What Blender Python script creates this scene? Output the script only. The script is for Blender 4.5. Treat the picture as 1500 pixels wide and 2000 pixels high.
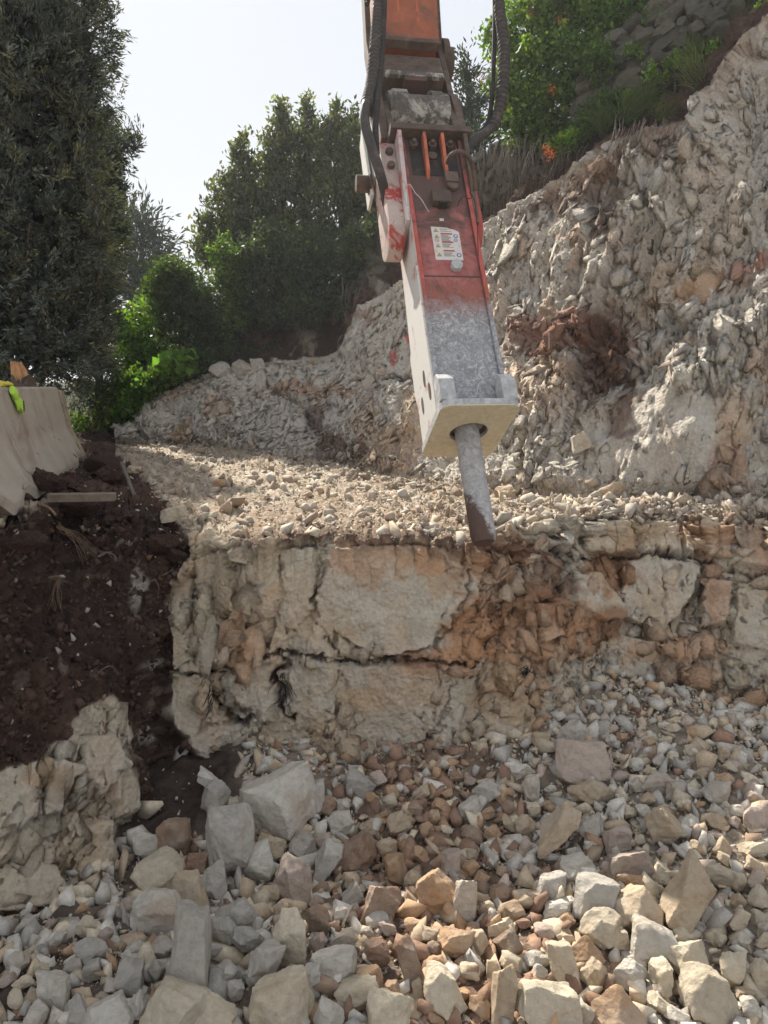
import bpy, bmesh, math, random
import numpy as np
from mathutils import Vector, Matrix

random.seed(7)
RNG = np.random.default_rng(11)
R = math.radians
S = bpy.context.scene
for o in list(bpy.data.objects):
    bpy.data.objects.remove(o)

# ------------------------------------------------------------------ camera
EYE = 2.8
PITCH = R(10.0)
FPX = 1387.0
cam_d = bpy.data.cameras.new('camera')
cam = bpy.data.objects.new('camera', cam_d)
S.collection.objects.link(cam)
cam.location = (0, 0, EYE)
cam.rotation_euler = (R(90) - PITCH, 0, 0)
cam_d.sensor_fit = 'VERTICAL'
cam_d.sensor_height = 24.0
cam_d.lens = 24.0 * FPX / 2000.0
cam_d.clip_start = 0.05
cam_d.clip_end = 900
S.camera = cam
S.render.resolution_x = 768
S.render.resolution_y = 1024

# ------------------------------------------------------------------ world, sun, exposure
SUN_AZ, SUN_EL = R(-26), R(39)
sun_dir = Vector((math.sin(SUN_AZ) * math.cos(SUN_EL), math.cos(SUN_AZ) * math.cos(SUN_EL), math.sin(SUN_EL)))
W = bpy.data.worlds.new('World')
S.world = W
W.use_nodes = True
nt = W.node_tree
nt.nodes.clear()
wo = nt.nodes.new('ShaderNodeOutputWorld')
bg = nt.nodes.new('ShaderNodeBackground')
sk = nt.nodes.new('ShaderNodeTexSky')
sk.sky_type = 'NISHITA'
sk.sun_disc = False
sk.sun_elevation = SUN_EL
sk.sun_rotation = SUN_AZ
sk.altitude = 50
sk.air_density = 1.0
sk.dust_density = 2.0
sk.ozone_density = 1.0
hz = nt.nodes.new('ShaderNodeMix')
hz.data_type = 'RGBA'
hz.inputs[0].default_value = 0.97
hz.inputs[7].default_value = (2.75, 2.9, 3.15, 1)
nt.links.new(sk.outputs[0], hz.inputs[6])
nt.links.new(hz.outputs[2], bg.inputs[0])
bg.inputs[1].default_value = 0.15
nt.links.new(bg.outputs[0], wo.inputs[0])
sl = bpy.data.lights.new('sun', 'SUN')
sl.energy = 5.0
sl.angle = R(0.6)
sl.color = (1.0, 0.93, 0.82)
so = bpy.data.objects.new('sun', sl)
S.collection.objects.link(so)
so.rotation_euler = (-sun_dir).to_track_quat('-Z', 'Y').to_euler()
S.view_settings.view_transform = 'Standard'
S.view_settings.look = 'None'
S.view_settings.gamma = 1.0
S.view_settings.use_curve_mapping = False
S.view_settings.exposure = 0.88
S.render.engine = 'CYCLES'
S.cycles.max_bounces = 6
S.cycles.diffuse_bounces = 5
S.cycles.transparent_max_bounces = 4

# ------------------------------------------------------------------ pixel <-> world helpers
CP, SP = math.cos(PITCH), math.sin(PITCH)

def zof(py, Y):
    cy = (1000.0 - py) / FPX
    return EYE + Y * (-SP + cy * CP) / (CP + cy * SP)

def P(px, py, Y):
    cy = (1000.0 - py) / FPX
    k = Y / (CP + cy * SP)
    return Vector(((px - 750.0) / FPX * k, Y, EYE + (-SP + cy * CP) * k))

def xof(px, Y, z):
    return (px - 750.0) / FPX * (Y * CP - (z - EYE) * SP)

def proj(x, y, z):
    dep = y * CP - (z - EYE) * SP
    up = y * SP + (z - EYE) * CP
    return 750 + FPX * x / dep, 1000 - FPX * up / dep

# ------------------------------------------------------------------ numpy noise
_perm = np.random.default_rng(3).permutation(256).astype(np.int32)
_perm = np.concatenate([_perm, _perm, _perm[:4]])
_gr = np.random.default_rng(4).normal(size=(256, 3)).astype(np.float32)
_gr /= np.linalg.norm(_gr, axis=1)[:, None]

def perlin(x, y, z):
    x = np.asarray(x, np.float32); y = np.asarray(y, np.float32) + 0 * x; z = np.asarray(z, np.float32) + 0 * x
    xi = np.floor(x).astype(np.int32); yi = np.floor(y).astype(np.int32); zi = np.floor(z).astype(np.int32)
    xf = x - xi; yf = y - yi; zf = z - zi
    u = xf * xf * (3 - 2 * xf); v = yf * yf * (3 - 2 * yf); w = zf * zf * (3 - 2 * zf)
    xi &= 255; yi &= 255; zi &= 255
    def g(dx, dy, dz):
        h = _perm[_perm[_perm[xi + dx] + yi + dy] + zi + dz]
        gg = _gr[h]
        return gg[..., 0] * (xf - dx) + gg[..., 1] * (yf - dy) + gg[..., 2] * (zf - dz)
    a = g(0, 0, 0) * (1 - u) + g(1, 0, 0) * u
    b = g(0, 1, 0) * (1 - u) + g(1, 1, 0) * u
    c = g(0, 0, 1) * (1 - u) + g(1, 0, 1) * u
    d = g(0, 1, 1) * (1 - u) + g(1, 1, 1) * u
    return ((a * (1 - v) + b * v) * (1 - w) + (c * (1 - v) + d * v) * w) * 1.7

def fbm(x, y, z, oct=4, gain=0.5):
    s = 0; a = 1.0; f = 1.0
    for i in range(oct):
        s = s + a * perlin(x * f + 13.1 * i, y * f + 7.7 * i, z * f + 3.3 * i)
        a *= gain; f *= 2.03
    return s

def _h(i, j, k):
    n = (i.astype(np.int64) * 73856093) ^ (j.astype(np.int64) * 19349663) ^ (k * 83492791)
    n = (n ^ (n >> 13)) * 1274126177
    n = n & 0x7fffffff
    n = (n ^ (n >> 16))
    return (n & 0xffff).astype(np.float32) / 65535.0

def worley(a, b, seed, jit=0.9):
    """2-D cells; returns F1, F2, cell random, offset to the cell's point"""
    ai = np.floor(a).astype(np.int32); bi = np.floor(b).astype(np.int32)
    F1 = np.full(a.shape, 9.0, np.float32); F2 = F1.copy()
    ox = np.zeros_like(F1); oy = np.zeros_like(F1); rid = np.zeros_like(F1); rid2 = np.zeros_like(F1)
    for di in (-1, 0, 1):
        for dj in (-1, 0, 1):
            ci = ai + di; cj = bi + dj
            px = ci + 0.5 + jit * (_h(ci, cj, seed) - 0.5)
            py = cj + 0.5 + jit * (_h(ci, cj, seed + 17) - 0.5)
            dx = (a - px).astype(np.float32); dy = (b - py).astype(np.float32)
            d = np.sqrt(dx * dx + dy * dy)
            near = d < F1
            F2 = np.where(near, F1, np.minimum(F2, d))
            F1 = np.where(near, d, F1)
            ox = np.where(near, dx, ox); oy = np.where(near, dy, oy)
            rid = np.where(near, _h(ci, cj, seed + 31), rid)
            rid2 = np.where(near, _h(ci, cj, seed + 57), rid2)
    return F1, F2, rid, rid2, ox, oy

def facets(a, b, seed, tilt=0.6):
    """broken-rock relief: every cell is a tilted plane at its own level (about -1..1)"""
    F1, F2, r, r2, ox, oy = worley(a, b, seed)
    ang = r2 * 6.283
    h = (r - 0.5) * 1.2 + tilt * (ox * np.cos(ang) + oy * np.sin(ang))
    return h, F2 - F1, r

def pyr(a, b, seed, jit=0.95, lo=0.35, hi=1.5):
    """broken-rock relief: overlapping lopsided pyramids with flat faces and sharp creases"""
    ai = np.floor(a).astype(np.int32); bi = np.floor(b).astype(np.int32)
    H = np.full(a.shape, -9.0, np.float32); H2 = H.copy(); rid = np.zeros_like(H)
    for di in (-1, 0, 1):
        for dj in (-1, 0, 1):
            ci = ai + di; cj = bi + dj
            dx = (a - ci - 0.5 - jit * (_h(ci, cj, seed) - 0.5)).astype(np.float32)
            dy = (b - cj - 0.5 - jit * (_h(ci, cj, seed + 17) - 0.5)).astype(np.float32)
            th = _h(ci, cj, seed + 3) * 6.283
            c, s_ = np.cos(th), np.sin(th)
            x = dx * c + dy * s_; y = -dx * s_ + dy * c
            k1 = lo + (hi - lo) * _h(ci, cj, seed + 5); k2 = lo + (hi - lo) * _h(ci, cj, seed + 7)
            k3 = lo + (hi - lo) * _h(ci, cj, seed + 9); k4 = lo + (hi - lo) * _h(ci, cj, seed + 11)
            m = np.maximum(np.maximum(x * k1, -x * k2), np.maximum(y * k3, -y * k4))
            v = 0.7 * _h(ci, cj, seed + 13) - np.maximum(m, 0.04)
            top = v > H
            H2 = np.where(top, H, np.maximum(H2, v)); rid = np.where(top, _h(ci, cj, seed + 31), rid)
            H = np.where(top, v, H)
    return H, H - H2, rid

def sstep(e0, e1, x):
    t = np.clip((x - e0) / (e1 - e0), 0, 1)
    return t * t * (3 - 2 * t)

def seg_dist(px, py, pts):
    best = np.full(px.shape, 1e9, np.float32)
    for (x0, y0), (x1, y1) in zip(pts[:-1], pts[1:]):
        dx, dy = x1 - x0, y1 - y0
        t = np.clip(((px - x0) * dx + (py - y0) * dy) / (dx * dx + dy * dy), 0, 1)
        best = np.minimum(best, np.hypot(px - x0 - t * dx, py - y0 - t * dy))
    return best

def poly_sdf(px, py, poly):
    d = seg_dist(px, py, poly + [poly[0]])
    ins = np.zeros(px.shape, bool)
    n = len(poly)
    for i in range(n):
        x0, y0 = poly[i]; x1, y1 = poly[(i + 1) % n]
        c = ((y0 > py) != (y1 > py)) & (px < (x1 - x0) * (py - y0) / (y1 - y0 + 1e-9) + x0)
        ins ^= c
    return np.where(ins, -d, d)

# ------------------------------------------------------------------ materials
def new_mat(name):
    m = bpy.data.materials.new(name)
    m.use_nodes = True
    n = m.node_tree.nodes
    b = n['Principled BSDF']
    b.inputs['Roughness'].default_value = 0.9
    b.inputs['Specular IOR Level'].default_value = 0.25
    return m, m.node_tree, b

def node(t, kind, **kw):
    n = t.nodes.new(kind)
    for k, v in kw.items():
        setattr(n, k, v)
    return n

def noise(t, scale, detail=6, rough=0.6, vec=None, dist=0.0):
    n = node(t, 'ShaderNodeTexNoise')
    n.inputs['Scale'].default_value = scale
    n.inputs['Detail'].default_value = detail
    n.inputs['Roughness'].default_value = rough
    n.inputs['Distortion'].default_value = dist
    if vec is not None:
        t.links.new(vec, n.inputs['Vector'])
    return n.outputs['Fac']

def ramp(t, fac, stops):
    r = node(t, 'ShaderNodeValToRGB')
    e = r.color_ramp.elements
    while len(e) < len(stops):
        e.new(0.5)
    for el, (p, c) in zip(e, stops):
        el.position = p
        el.color = (c, c, c, 1) if isinstance(c, (int, float)) else (*c, 1)
    t.links.new(fac, r.inputs[0])
    return r.outputs[0]

def mix(t, fac, a, b, mode='MIX'):
    m = node(t, 'ShaderNodeMix', data_type='RGBA', blend_type=mode)
    for s, v in ((0, fac), (6, a), (7, b)):
        if isinstance(v, (int, float)):
            m.inputs[s].default_value = v
        elif isinstance(v, tuple):
            m.inputs[s].default_value = (*v, 1)
        else:
            t.links.new(v, m.inputs[s])
    return m.outputs[2]

def maths(t, op, a, b=None, clamp=False):
    m = node(t, 'ShaderNodeMath', operation=op, use_clamp=clamp)
    for s, v in ((0, a), (1, b)):
        if v is None:
            continue
        if isinstance(v, (int, float)):
            m.inputs[s].default_value = v
        else:
            t.links.new(v, m.inputs[s])
    return m.outputs[0]

def bump(t, bs, h, strength, dist):
    b = node(t, 'ShaderNodeBump')
    b.inputs['Strength'].default_value = strength
    b.inputs['Distance'].default_value = dist
    t.links.new(h, b.inputs['Height'])
    t.links.new(b.outputs[0], bs.inputs['Normal'])
    return b

def geo_pos(t):
    return node(t, 'ShaderNodeNewGeometry').outputs['Position']

def obj_pos(t):
    return node(t, 'ShaderNodeTexCoord').outputs['Object']

def terrain_mat():
    m, t, b = new_mat('cut_rock_and_soil')
    at = node(t, 'ShaderNodeAttribute', attribute_name='tint').outputs['Color']
    p = geo_pos(t)
    n1 = noise(t, 38, 8, 0.7, p)
    n2 = noise(t, 9, 6, 0.65, p)
    k = ramp(t, n1, [(0.25, 0.72), (0.5, 1.0), (0.8, 1.14)])
    c = mix(t, 1.0, at, k, 'MULTIPLY')
    k2 = ramp(t, n2, [(0.3, 0.85), (0.7, 1.08)])
    c = mix(t, 1.0, c, k2, 'MULTIPLY')
    t.links.new(c, b.inputs['Base Color'])
    b.inputs['Roughness'].default_value = 0.95
    h = maths(t, 'ADD', maths(t, 'MULTIPLY', noise(t, 40, 8, 0.75, p), 0.6), maths(t, 'MULTIPLY', noise(t, 130, 5, 0.7, p), 0.3))
    vo = node(t, 'ShaderNodeTexVoronoi', feature='F1'); vo.inputs['Scale'].default_value = 30; t.links.new(p, vo.inputs['Vector'])
    h = maths(t, 'ADD', h, maths(t, 'MULTIPLY', vo.outputs['Distance'], 0.45))
    bump(t, b, h, 1.0, 0.045)
    return m

def stone_mat(name, zone=False, wall=False, orange=0.0):
    """limestone: pale body, rusty patches, dusty faces; the object's own colour tints it"""
    m, t, b = new_mat(name)
    op = obj_pos(t)
    gp = geo_pos(t)
    oi = node(t, 'ShaderNodeObjectInfo')
    rnd = oi.outputs['Random']
    n1 = noise(t, 3.2, 6, 0.6, gp, 0.4)
    n2 = noise(t, 30, 8, 0.72, gp)
    if zone:
        base = ramp(t, rnd, [(0.0, (0.50, 0.46, 0.40)), (0.25, (0.40, 0.37, 0.33)), (0.45, (0.52, 0.44, 0.33)),
                             (0.62, (0.33, 0.27, 0.21)), (0.8, (0.46, 0.40, 0.32)), (1.0, (0.56, 0.52, 0.46))])
        sep = node(t, 'ShaderNodeSeparateXYZ')
        t.links.new(gp, sep.inputs[0])
        dx = maths(t, 'SUBTRACT', sep.outputs[0], 0.30)
        fx = maths(t, 'SUBTRACT', 1.0, maths(t, 'MULTIPLY', maths(t, 'ABSOLUTE', dx), 0.95), True)
        f = maths(t, 'MULTIPLY', fx, ramp(t, maths(t, 'FRACT', maths(t, 'MULTIPLY', rnd, 7.31)), [(0.25, 0.0), (0.5, 0.9)]))
        c = mix(t, f, base, (0.36, 0.185, 0.10))
        f2 = ramp(t, maths(t, 'FRACT', maths(t, 'MULTIPLY', rnd, 13.7)), [(0.84, 0.0), (0.9, 0.7)])
        c = mix(t, f2, c, (0.36, 0.22, 0.13))
    else:
        c = oi.outputs['Color']
    rust = ramp(t, n1, [(0.52, 0.0), (0.72, 0.55 + orange)])
    c = mix(t, rust, c, (0.36, 0.22, 0.12) if not wall else (0.16, 0.14, 0.11))
    k = ramp(t, n2, [(0.25, 0.72), (0.5, 1.0), (0.8, 1.2)])
    c = mix(t, 1.0, c, k, 'MULTIPLY')
    t.links.new(c, b.inputs['Base Color'])
    vo = node(t, 'ShaderNodeTexVoronoi', feature='F1'); vo.inputs['Scale'].default_value = 16; t.links.new(gp, vo.inputs['Vector'])
    h = maths(t, 'ADD', noise(t, 18, 10, 0.75, gp), maths(t, 'MULTIPLY', vo.outputs['Distance'], 0.7))
    bump(t, b, h, 1.0, 0.03)
    dn = ramp(t, noise(t, 6, 8, 0.75, gp, 0.5), [(0.45, 0.0), (0.65, 0.45)])
    t.links.new(mix(t, dn, c, (0.55, 0.495, 0.40) if not wall else (0.10, 0.11, 0.06)), b.inputs['Base Color'])
    b.inputs['Roughness'].default_value = 0.92
    return m

def simple_mat(name, col, rough=0.8, metal=0.0, var=0.25, scale=12, bmp=0.25, bd=0.004, dirt=None, dirt_amt=(0.5, 0.65)):
    m, t, b = new_mat(name)
    p = obj_pos(t)
    n1 = noise(t, scale, 8, 0.68, p, 0.3)
    k = ramp(t, n1, [(0.25, 1 - var), (0.75, 1 + var)])
    c = mix(t, 1.0, col, k, 'MULTIPLY')
    if dirt:
        f = ramp(t, noise(t, scale * 0.45, 9, 0.72, p, 0.6), [(dirt_amt[0], 0.0), (dirt_amt[1], 1.0)])
        c = mix(t, f, c, dirt)
    t.links.new(c, b.inputs['Base Color'])
    b.inputs['Roughness'].default_value = rough
    b.inputs['Metallic'].default_value = metal
    if bmp:
        bump(t, b, noise(t, scale * 3, 6, 0.6, p), bmp, bd)
    return m

def leaf_mat(name, trans=0.45, spec=0.3, rough=0.55):
    m, t, b = new_mat(name)
    at = node(t, 'ShaderNodeAttribute', attribute_name='tint').outputs['Color']
    t.links.new(at, b.inputs['Base Color'])
    b.inputs['Roughness'].default_value = rough
    b.inputs['Specular IOR Level'].default_value = spec
    tr = node(t, 'ShaderNodeBsdfTranslucent')
    tc = mix(t, 1.0, at, (1.5, 1.65, 0.55), 'MULTIPLY')
    t.links.new(tc, tr.inputs[0])
    mx = node(t, 'ShaderNodeMixShader')
    mx.inputs[0].default_value = trans
    t.links.new(b.outputs[0], mx.inputs[1])
    t.links.new(tr.outputs[0], mx.inputs[2])
    t.links.new(mx.outputs[0], t.nodes['Material Output'].inputs[0])
    return m

M = {}
M['terrain'] = terrain_mat()
M['rock'] = stone_mat('broken_limestone')
M['rubble'] = stone_mat('small_rubble_stone', zone=True)
M['wallstone'] = stone_mat('weathered_wall_stone', wall=True, orange=0.1)
M['bark'] = simple_mat('bark', (0.10, 0.075, 0.055), 0.95, 0, 0.4, 14, 0.8, 0.02)
M['root'] = simple_mat('root', (0.22, 0.15, 0.10), 0.95, 0, 0.4, 20, 0.4, 0.005)
M['deadtwig'] = simple_mat('dead_twig', (0.15, 0.125, 0.10), 0.95, 0, 0.3, 20, 0)
M['wood'] = simple_mat('split_wood', (0.42, 0.23, 0.11), 0.9, 0, 0.3, 18, 0.5, 0.01, (0.12, 0.08, 0.06), (0.52, 0.7))
M['plank'] = simple_mat('weathered_plank', (0.20, 0.16, 0.125), 0.9, 0, 0.35, 16, 0.5, 0.01)
M['leaf'] = leaf_mat('broad_leaf', 0.42)
M['needle'] = leaf_mat('cypress_needle', 0.16, 0.15, 0.8)
M['flower'] = simple_mat('orange_flower', (0.75, 0.22, 0.06), 0.7, 0, 0.2, 30, 0)

# ------------------------------------------------------------------ object helpers
COL = S.collection

def tag(o, label=None, cat=None, group=None, kind=None):
    if label: o['label'] = label
    if cat: o['category'] = cat
    if group: o['group'] = group
    if kind: o['kind'] = kind
    return o

def link(name, me, mat=None, parent=None):
    o = bpy.data.objects.new(name, me)
    COL.objects.link(o)
    if mat is not None and me is not None and len(me.materials) == 0:
        me.materials.append(mat)
    if parent is not None:
        o.parent = parent
    return o

def empty(name, loc=(0, 0, 0)):
    o = bpy.data.objects.new(name, None)
    o.empty_display_size = 0.2
    o.location = loc
    COL.objects.link(o)
    return o

def mesh_np(name, verts, faces, col=None, smooth=False):
    """verts (N,3); faces (F,k) with k = 3 or 4"""
    me = bpy.data.meshes.new(name)
    verts = np.asarray(verts, np.float32); faces = np.asarray(faces, np.int32)
    me.vertices.add(len(verts)); me.vertices.foreach_set('co', verts.ravel())
    k = faces.shape[1]
    me.loops.add(faces.size); me.loops.foreach_set('vertex_index', faces.ravel())
    me.polygons.add(len(faces))
    me.polygons.foreach_set('loop_start', np.arange(0, faces.size, k, dtype=np.int32))
    me.polygons.foreach_set('loop_total', np.full(len(faces), k, np.int32))
    if smooth:
        me.polygons.foreach_set('use_smooth', np.ones(len(faces), bool))
    me.update(calc_edges=True)
    if col is not None:
        a = me.color_attributes.new('tint', 'FLOAT_COLOR', 'POINT')
        c = np.ones((len(verts), 4), np.float32); c[:, :3] = col
        a.data.foreach_set('color', c.ravel())
    return me

# ------------------------------------------------------------------ THE CUT: one swept surface, split in pieces
# each row: a line along the hill.  entries (px, py, Y) or (px, None, Y, z)
ROWS = [
 # R1 foot of the lower face
 [(-400,1850,2.6),(0,1800,3.3),(100,1800,3.45),(200,1770,3.65),(270,1720,3.9),(330,1660,4.3),(450,1550,4.75),(800,1530,4.8),(1050,1530,4.85),(1150,1420,5.2),(1300,1420,5.3),(1500,1520,4.7),(1700,1620,4.2),(2000,1750,3.4)],
 # R2 bedding line in the middle of the lower face
 [(-400,1520,3.2),(0,1480,3.75),(130,1430,3.95),(250,1350,4.4),(330,1320,4.95),(450,1290,4.98),(650,1275,5.0),(800,1278,5.0),(1000,1290,5.05),(1200,1260,5.5),(1500,1280,5.2),(1700,1290,4.8),(2000,1320,4.2)],
 # R3 upper edge of the lower face
 [(-400,1120,3.3),(0,1042,4.05),(60,1010,4.55),(110,985,5.0),(200,1000,5.15),(300,1030,5.15),(380,1066,5.12),(450,1060,5.1),(700,1052,5.15),(900,1060,5.2),(1000,1040,5.35),(1100,1020,5.7),(1200,1012,5.85),(1350,1010,5.9),(1500,1015,5.7),(1700,1020,5.2),(2000,1030,4.5)],
 # R4 middle of the bench
 [(-400,None,5.0,2.0),(0,None,6.2,1.96),(100,None,7,1.97),(200,None,8,1.98),(270,None,8,1.85),(400,None,8,1.72),(700,None,7.5,1.70),(900,None,6.6,1.70),(1100,None,6.3,1.75),(1200,None,6.25,1.80),(1350,None,6.15,1.82),(1500,None,5.95,1.82),(1700,None,5.45,1.85),(2000,None,4.7,1.9)],
 # R5 foot of the upper wall
 [(-400,None,9,2.0),(0,None,11,2.0),(150,None,12,1.95),(230,870,12.5),(400,872,11.6),(550,895,10.6),(750,930,9.3),(900,955,8.2),(1000,975,7.3),(1200,990,6.6),(1350,995,6.35),(1500,1000,6.1),(1700,1000,5.6),(2000,1000,4.9)],
 # R6 half way up the wall
 [(-400,None,10,2.0),(0,None,12,2.0),(150,None,13,2.0),(230,848,12.8),(300,815,12.7),(400,800,12.5),(600,790,12),(700,780,11.2),(800,750,10.4),(950,740,9.2),(1100,700,8.2),(1200,680,7.7),(1350,640,7.2),(1500,600,6.9),(1700,560,6.4),(2000,520,5.7)],
 # R7 crest
 [(-400,None,11,2.05),(0,None,13,2.05),(150,None,14,2.1),(225,845,13.1),(270,812,13.1),(330,765,13.2),(400,725,13.3),(550,705,13.3),(655,690,13.2),(700,605,12.8),(780,555,12.2),(940,462,11),(1040,381,10.3),(1120,321,9.8),(1190,282,9.4),(1327,238,9.0),(1378,182,8.8),(1448,74,8.5),(1500,35,8.4),(1700,-150,7.8),(2000,-350,7)],
 # R8 top of the dark soil above the crest
 [(-400,None,16,2.2),(0,None,15,2.1),(150,None,15.5,2.15),(230,None,14.6,2.3),(400,655,14.4),(550,625,14.3),(650,590,14),(750,505,13),(950,400,11.8),(1100,290,10.8),(1190,240,10.3),(1330,180,9.9),(1400,100,9.6),(1500,-20,9.3),(1700,-200,8.6),(2000,-420,7.8)],
 # R9 hillside
 [(-400,None,30,2.5),(0,None,28,2.4),(230,None,28,2.5),(400,None,26,3.6),(700,None,22,6),(950,None,19,7.3),(1200,None,17,8.6),(1500,None,16,10.5),(1700,None,15,11.5),(2000,None,14,12.5)],
 # R10 far
 [(-400,None,140,2.5),(230,None,140,4),(700,None,110,11),(1200,None,90,16),(2000,None,70,22)],
]
colpx = np.concatenate([np.arange(-400, -24, 12), np.arange(-24, 1526, 2.0), np.arange(1526, 2001, 12)]).astype(np.float32)
NC = len(colpx)
def blur(a, n):
    k = np.hanning(n + 2)[1:-1]; k /= k.sum()
    ap = np.concatenate([np.full(n // 2, a[0]), a, np.full(n // 2, a[-1])])
    return np.convolve(ap, k, 'valid')[:len(a)]
rowY, rowZ = [], []
for r in ROWS:
    xs = [e[0] for e in r]
    ys = [e[2] for e in r]
    zs = [(e[3] if e[1] is None else zof(e[1], e[2])) for e in r]
    fine = np.arange(-400, 2001, 4.0)
    fy = blur(np.interp(fine, xs, ys), 9); fz = blur(np.interp(fine, xs, zs), 9)
    rowY.append(np.interp(colpx, fine, fy)); rowZ.append(np.interp(colpx, fine, fz))
rowY.insert(0, rowY[0] - 0.12); rowZ.insert(0, np.full(NC, -0.7))
NSUB = [14, 110, 115, 46, 52, 115, 165, 44, 46, 10]
Yg, Zg, Tg = [], [], []
for i, n in enumerate(NSUB):
    for k in range(n):
        f = k / n
        Yg.append(rowY[i] * (1 - f) + rowY[i + 1] * f); Zg.append(rowZ[i] * (1 - f) + rowZ[i + 1] * f); Tg.append(i + f)
Yg.append(rowY[-1]); Zg.append(rowZ[-1]); Tg.append(len(NSUB))
Yg = np.array(Yg, np.float32); Zg = np.array(Zg, np.float32)
Tg = np.array(Tg, np.float32)[:, None] + 0 * Yg
PXg = colpx[None, :] + 0 * Yg
_e = np.exp(-((Tg - 3.0) / 0.22) ** 2)
_n1 = fbm(PXg / 70, 0 * PXg + 2.5, 0 * PXg, 4, 0.65)
Yg = Yg + 0.16 * _e * _n1 * (PXg > -20)
Zg = Zg + 0.07 * _e * fbm(PXg / 38, 0 * PXg + 8.5, 0 * PXg, 4, 0.65)
Xg = (PXg - 750) / FPX * (Yg * CP - (Zg - EYE) * SP)
NR = len(Yg)
_, PYg = proj(Xg, Yg, Zg)
def smooth2(a, n):
    k = np.hanning(n + 2)[1:-1]; k /= k.sum()
    a = np.pad(a, n // 2, mode='edge')
    a = np.apply_along_axis(lambda v: np.convolve(v, k, 'valid'), 0, a)
    return np.apply_along_axis(lambda v: np.convolve(v, k, 'valid'), 1, a)
def normals(X, Y, Z):
    Pp = np.stack([X, Y, Z], -1)
    du = np.gradient(Pp, axis=1); dv = np.gradient(Pp, axis=0)
    n = np.cross(du, dv)
    return n / (np.linalg.norm(n, axis=-1, keepdims=True) + 1e-9)
Nn = normals(smooth2(Xg, 9), smooth2(Yg, 9), smooth2(Zg, 9))
sgn = np.where(Nn[..., 1:2] > 0.3, -1, 1); Nn = Nn * sgn
Nn = np.where((Nn[..., 2:3] < -0.2), -Nn, Nn)

# warped picture-plane coordinates used only to say which part of the surface is soil, rust, seam...
wx = fbm(Xg * 2.2, Yg * 2.2, Zg * 2.2, 4); wy = fbm(Xg * 2.2 + 31, Yg * 2.2, Zg * 2.2 + 9, 4)
wf = fbm(Xg * 11, Yg * 11, Zg * 11 + 5, 3)
qx = PXg + 22 * wx + 7 * wf; qy = PYg + 18 * wy + 6 * wf
arcA = np.concatenate([np.zeros((NR, 1)), np.cumsum(np.hypot(np.diff(Xg, axis=1), np.diff(Yg, axis=1)), axis=1)], 1).astype(np.float32)
c375 = int(np.argmin(abs(colpx - 750))); arcA = arcA - arcA[:, c375:c375 + 1]
H3 = Zg + 0.35 * Yg
n_lo = fbm(Xg * 1.1, Yg * 1.1, Zg * 1.1, 3)
n_mid = fbm(Xg * 4.3 + 3, Yg * 4.3, Zg * 4.3, 4)
n_hi = fbm(Xg * 17, Yg * 17, Zg * 17 + 8, 4, 0.6)

face = sstep(0.9, 1.05, Tg) * (1 - sstep(2.985, 3.0, Tg))
wall = sstep(5.0, 5.12, Tg) * (1 - sstep(6.97, 7.02, Tg))
bench = (sstep(2.99, 3.0, Tg)) * (1 - sstep(4.98, 5.1, Tg))
hill = sstep(6.98, 7.02, Tg)
soilp = [(-600,1110),(0,1025),(80,985),(150,930),(175,900),(230,880),(300,960),(345,1030),(385,1075),(350,1150),(325,1190),(318,1290),(318,1335),(330,1400),(372,1440),(425,1500),(478,1560),(478,1700),(262,1700),(268,1560),(256,1480),(250,1400),(222,1345),(145,1396),(100,1455),(0,1495),(-600,1560)]
sd = poly_sdf(qx, qy, soilp)
soil = 1 - sstep(-5, 5, sd)
soil = np.maximum(soil, hill * (1 - sstep(8, 9, Tg)) )
left = (PXg < 225) & (Tg > 3.0)
soil = np.where(left & (Tg > 3.3), 1.0, soil)
rockm = np.clip(face + wall, 0, 1) * (1 - soil)

# ---- relief
D = np.zeros_like(Xg)
# lower face: big fractured blocks
wa = arcA + 0.04 * wx; wb = Zg + 0.05 * wy
f1, e1, r1 = pyr(wa * 1.7, wb * 1.5 + 3, 5)
f2, e2, r2 = pyr(wa * 4.6 + 0.3 * wb, wb * 3.4 + 0.1 * n_mid, 9)
f3, e3, r3 = pyr(wa * 12, wb * 10 + 0.15 * n_mid, 14)
f4, e4, r4 = pyr(wa * 30, wb * 26, 15)
rough_l = sstep(430, 330, PXg) + 0.8 * np.exp(-((PXg - 1010) / 110) ** 2) + 0.45 * sstep(1280, 1400, PYg) + 0.55 * sstep(1120, 1300, PXg) + 0.5 * sstep(0.15, 0.5, n_lo + 0.2 * n_mid)
rough_l = np.clip(rough_l, 0.16, 1.1)
q1, qe1, _r = facets(wa * 3.1 + 0.1 * wx, wb * 2.2, 91, 0.9); q2, qe2, _r = facets(wa * 9 + 0.1 * n_mid, wb * 6, 92, 0.9)
dface = 0.22 * f1 * (0.6 + 0.6 * rough_l) + 0.15 * f2 * (0.3 + 0.9 * rough_l) + 0.075 * f3 * (0.22 + 0.9 * rough_l) + 0.026 * f4 * (0.3 + rough_l) + rough_l * (0.06 * q1 + 0.032 * q2 - 0.02 * np.exp(-(qe2 / 0.05) ** 2)) + 0.05 * n_lo + 0.003 * n_hi
# left block splits in tall slabs
sa = arcA * 2.6 + 0.08 * wx + 0.7 * (Zg - 1.0)
g1, ge, gr_ = pyr(sa, Zg * 1.6, 21)
slab = sstep(500, 380, PXg) * sstep(270, 320, PXg)
dface += slab * (0.20 * g1 - 0.05 * np.exp(-(ge / 0.05) ** 2))
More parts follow.
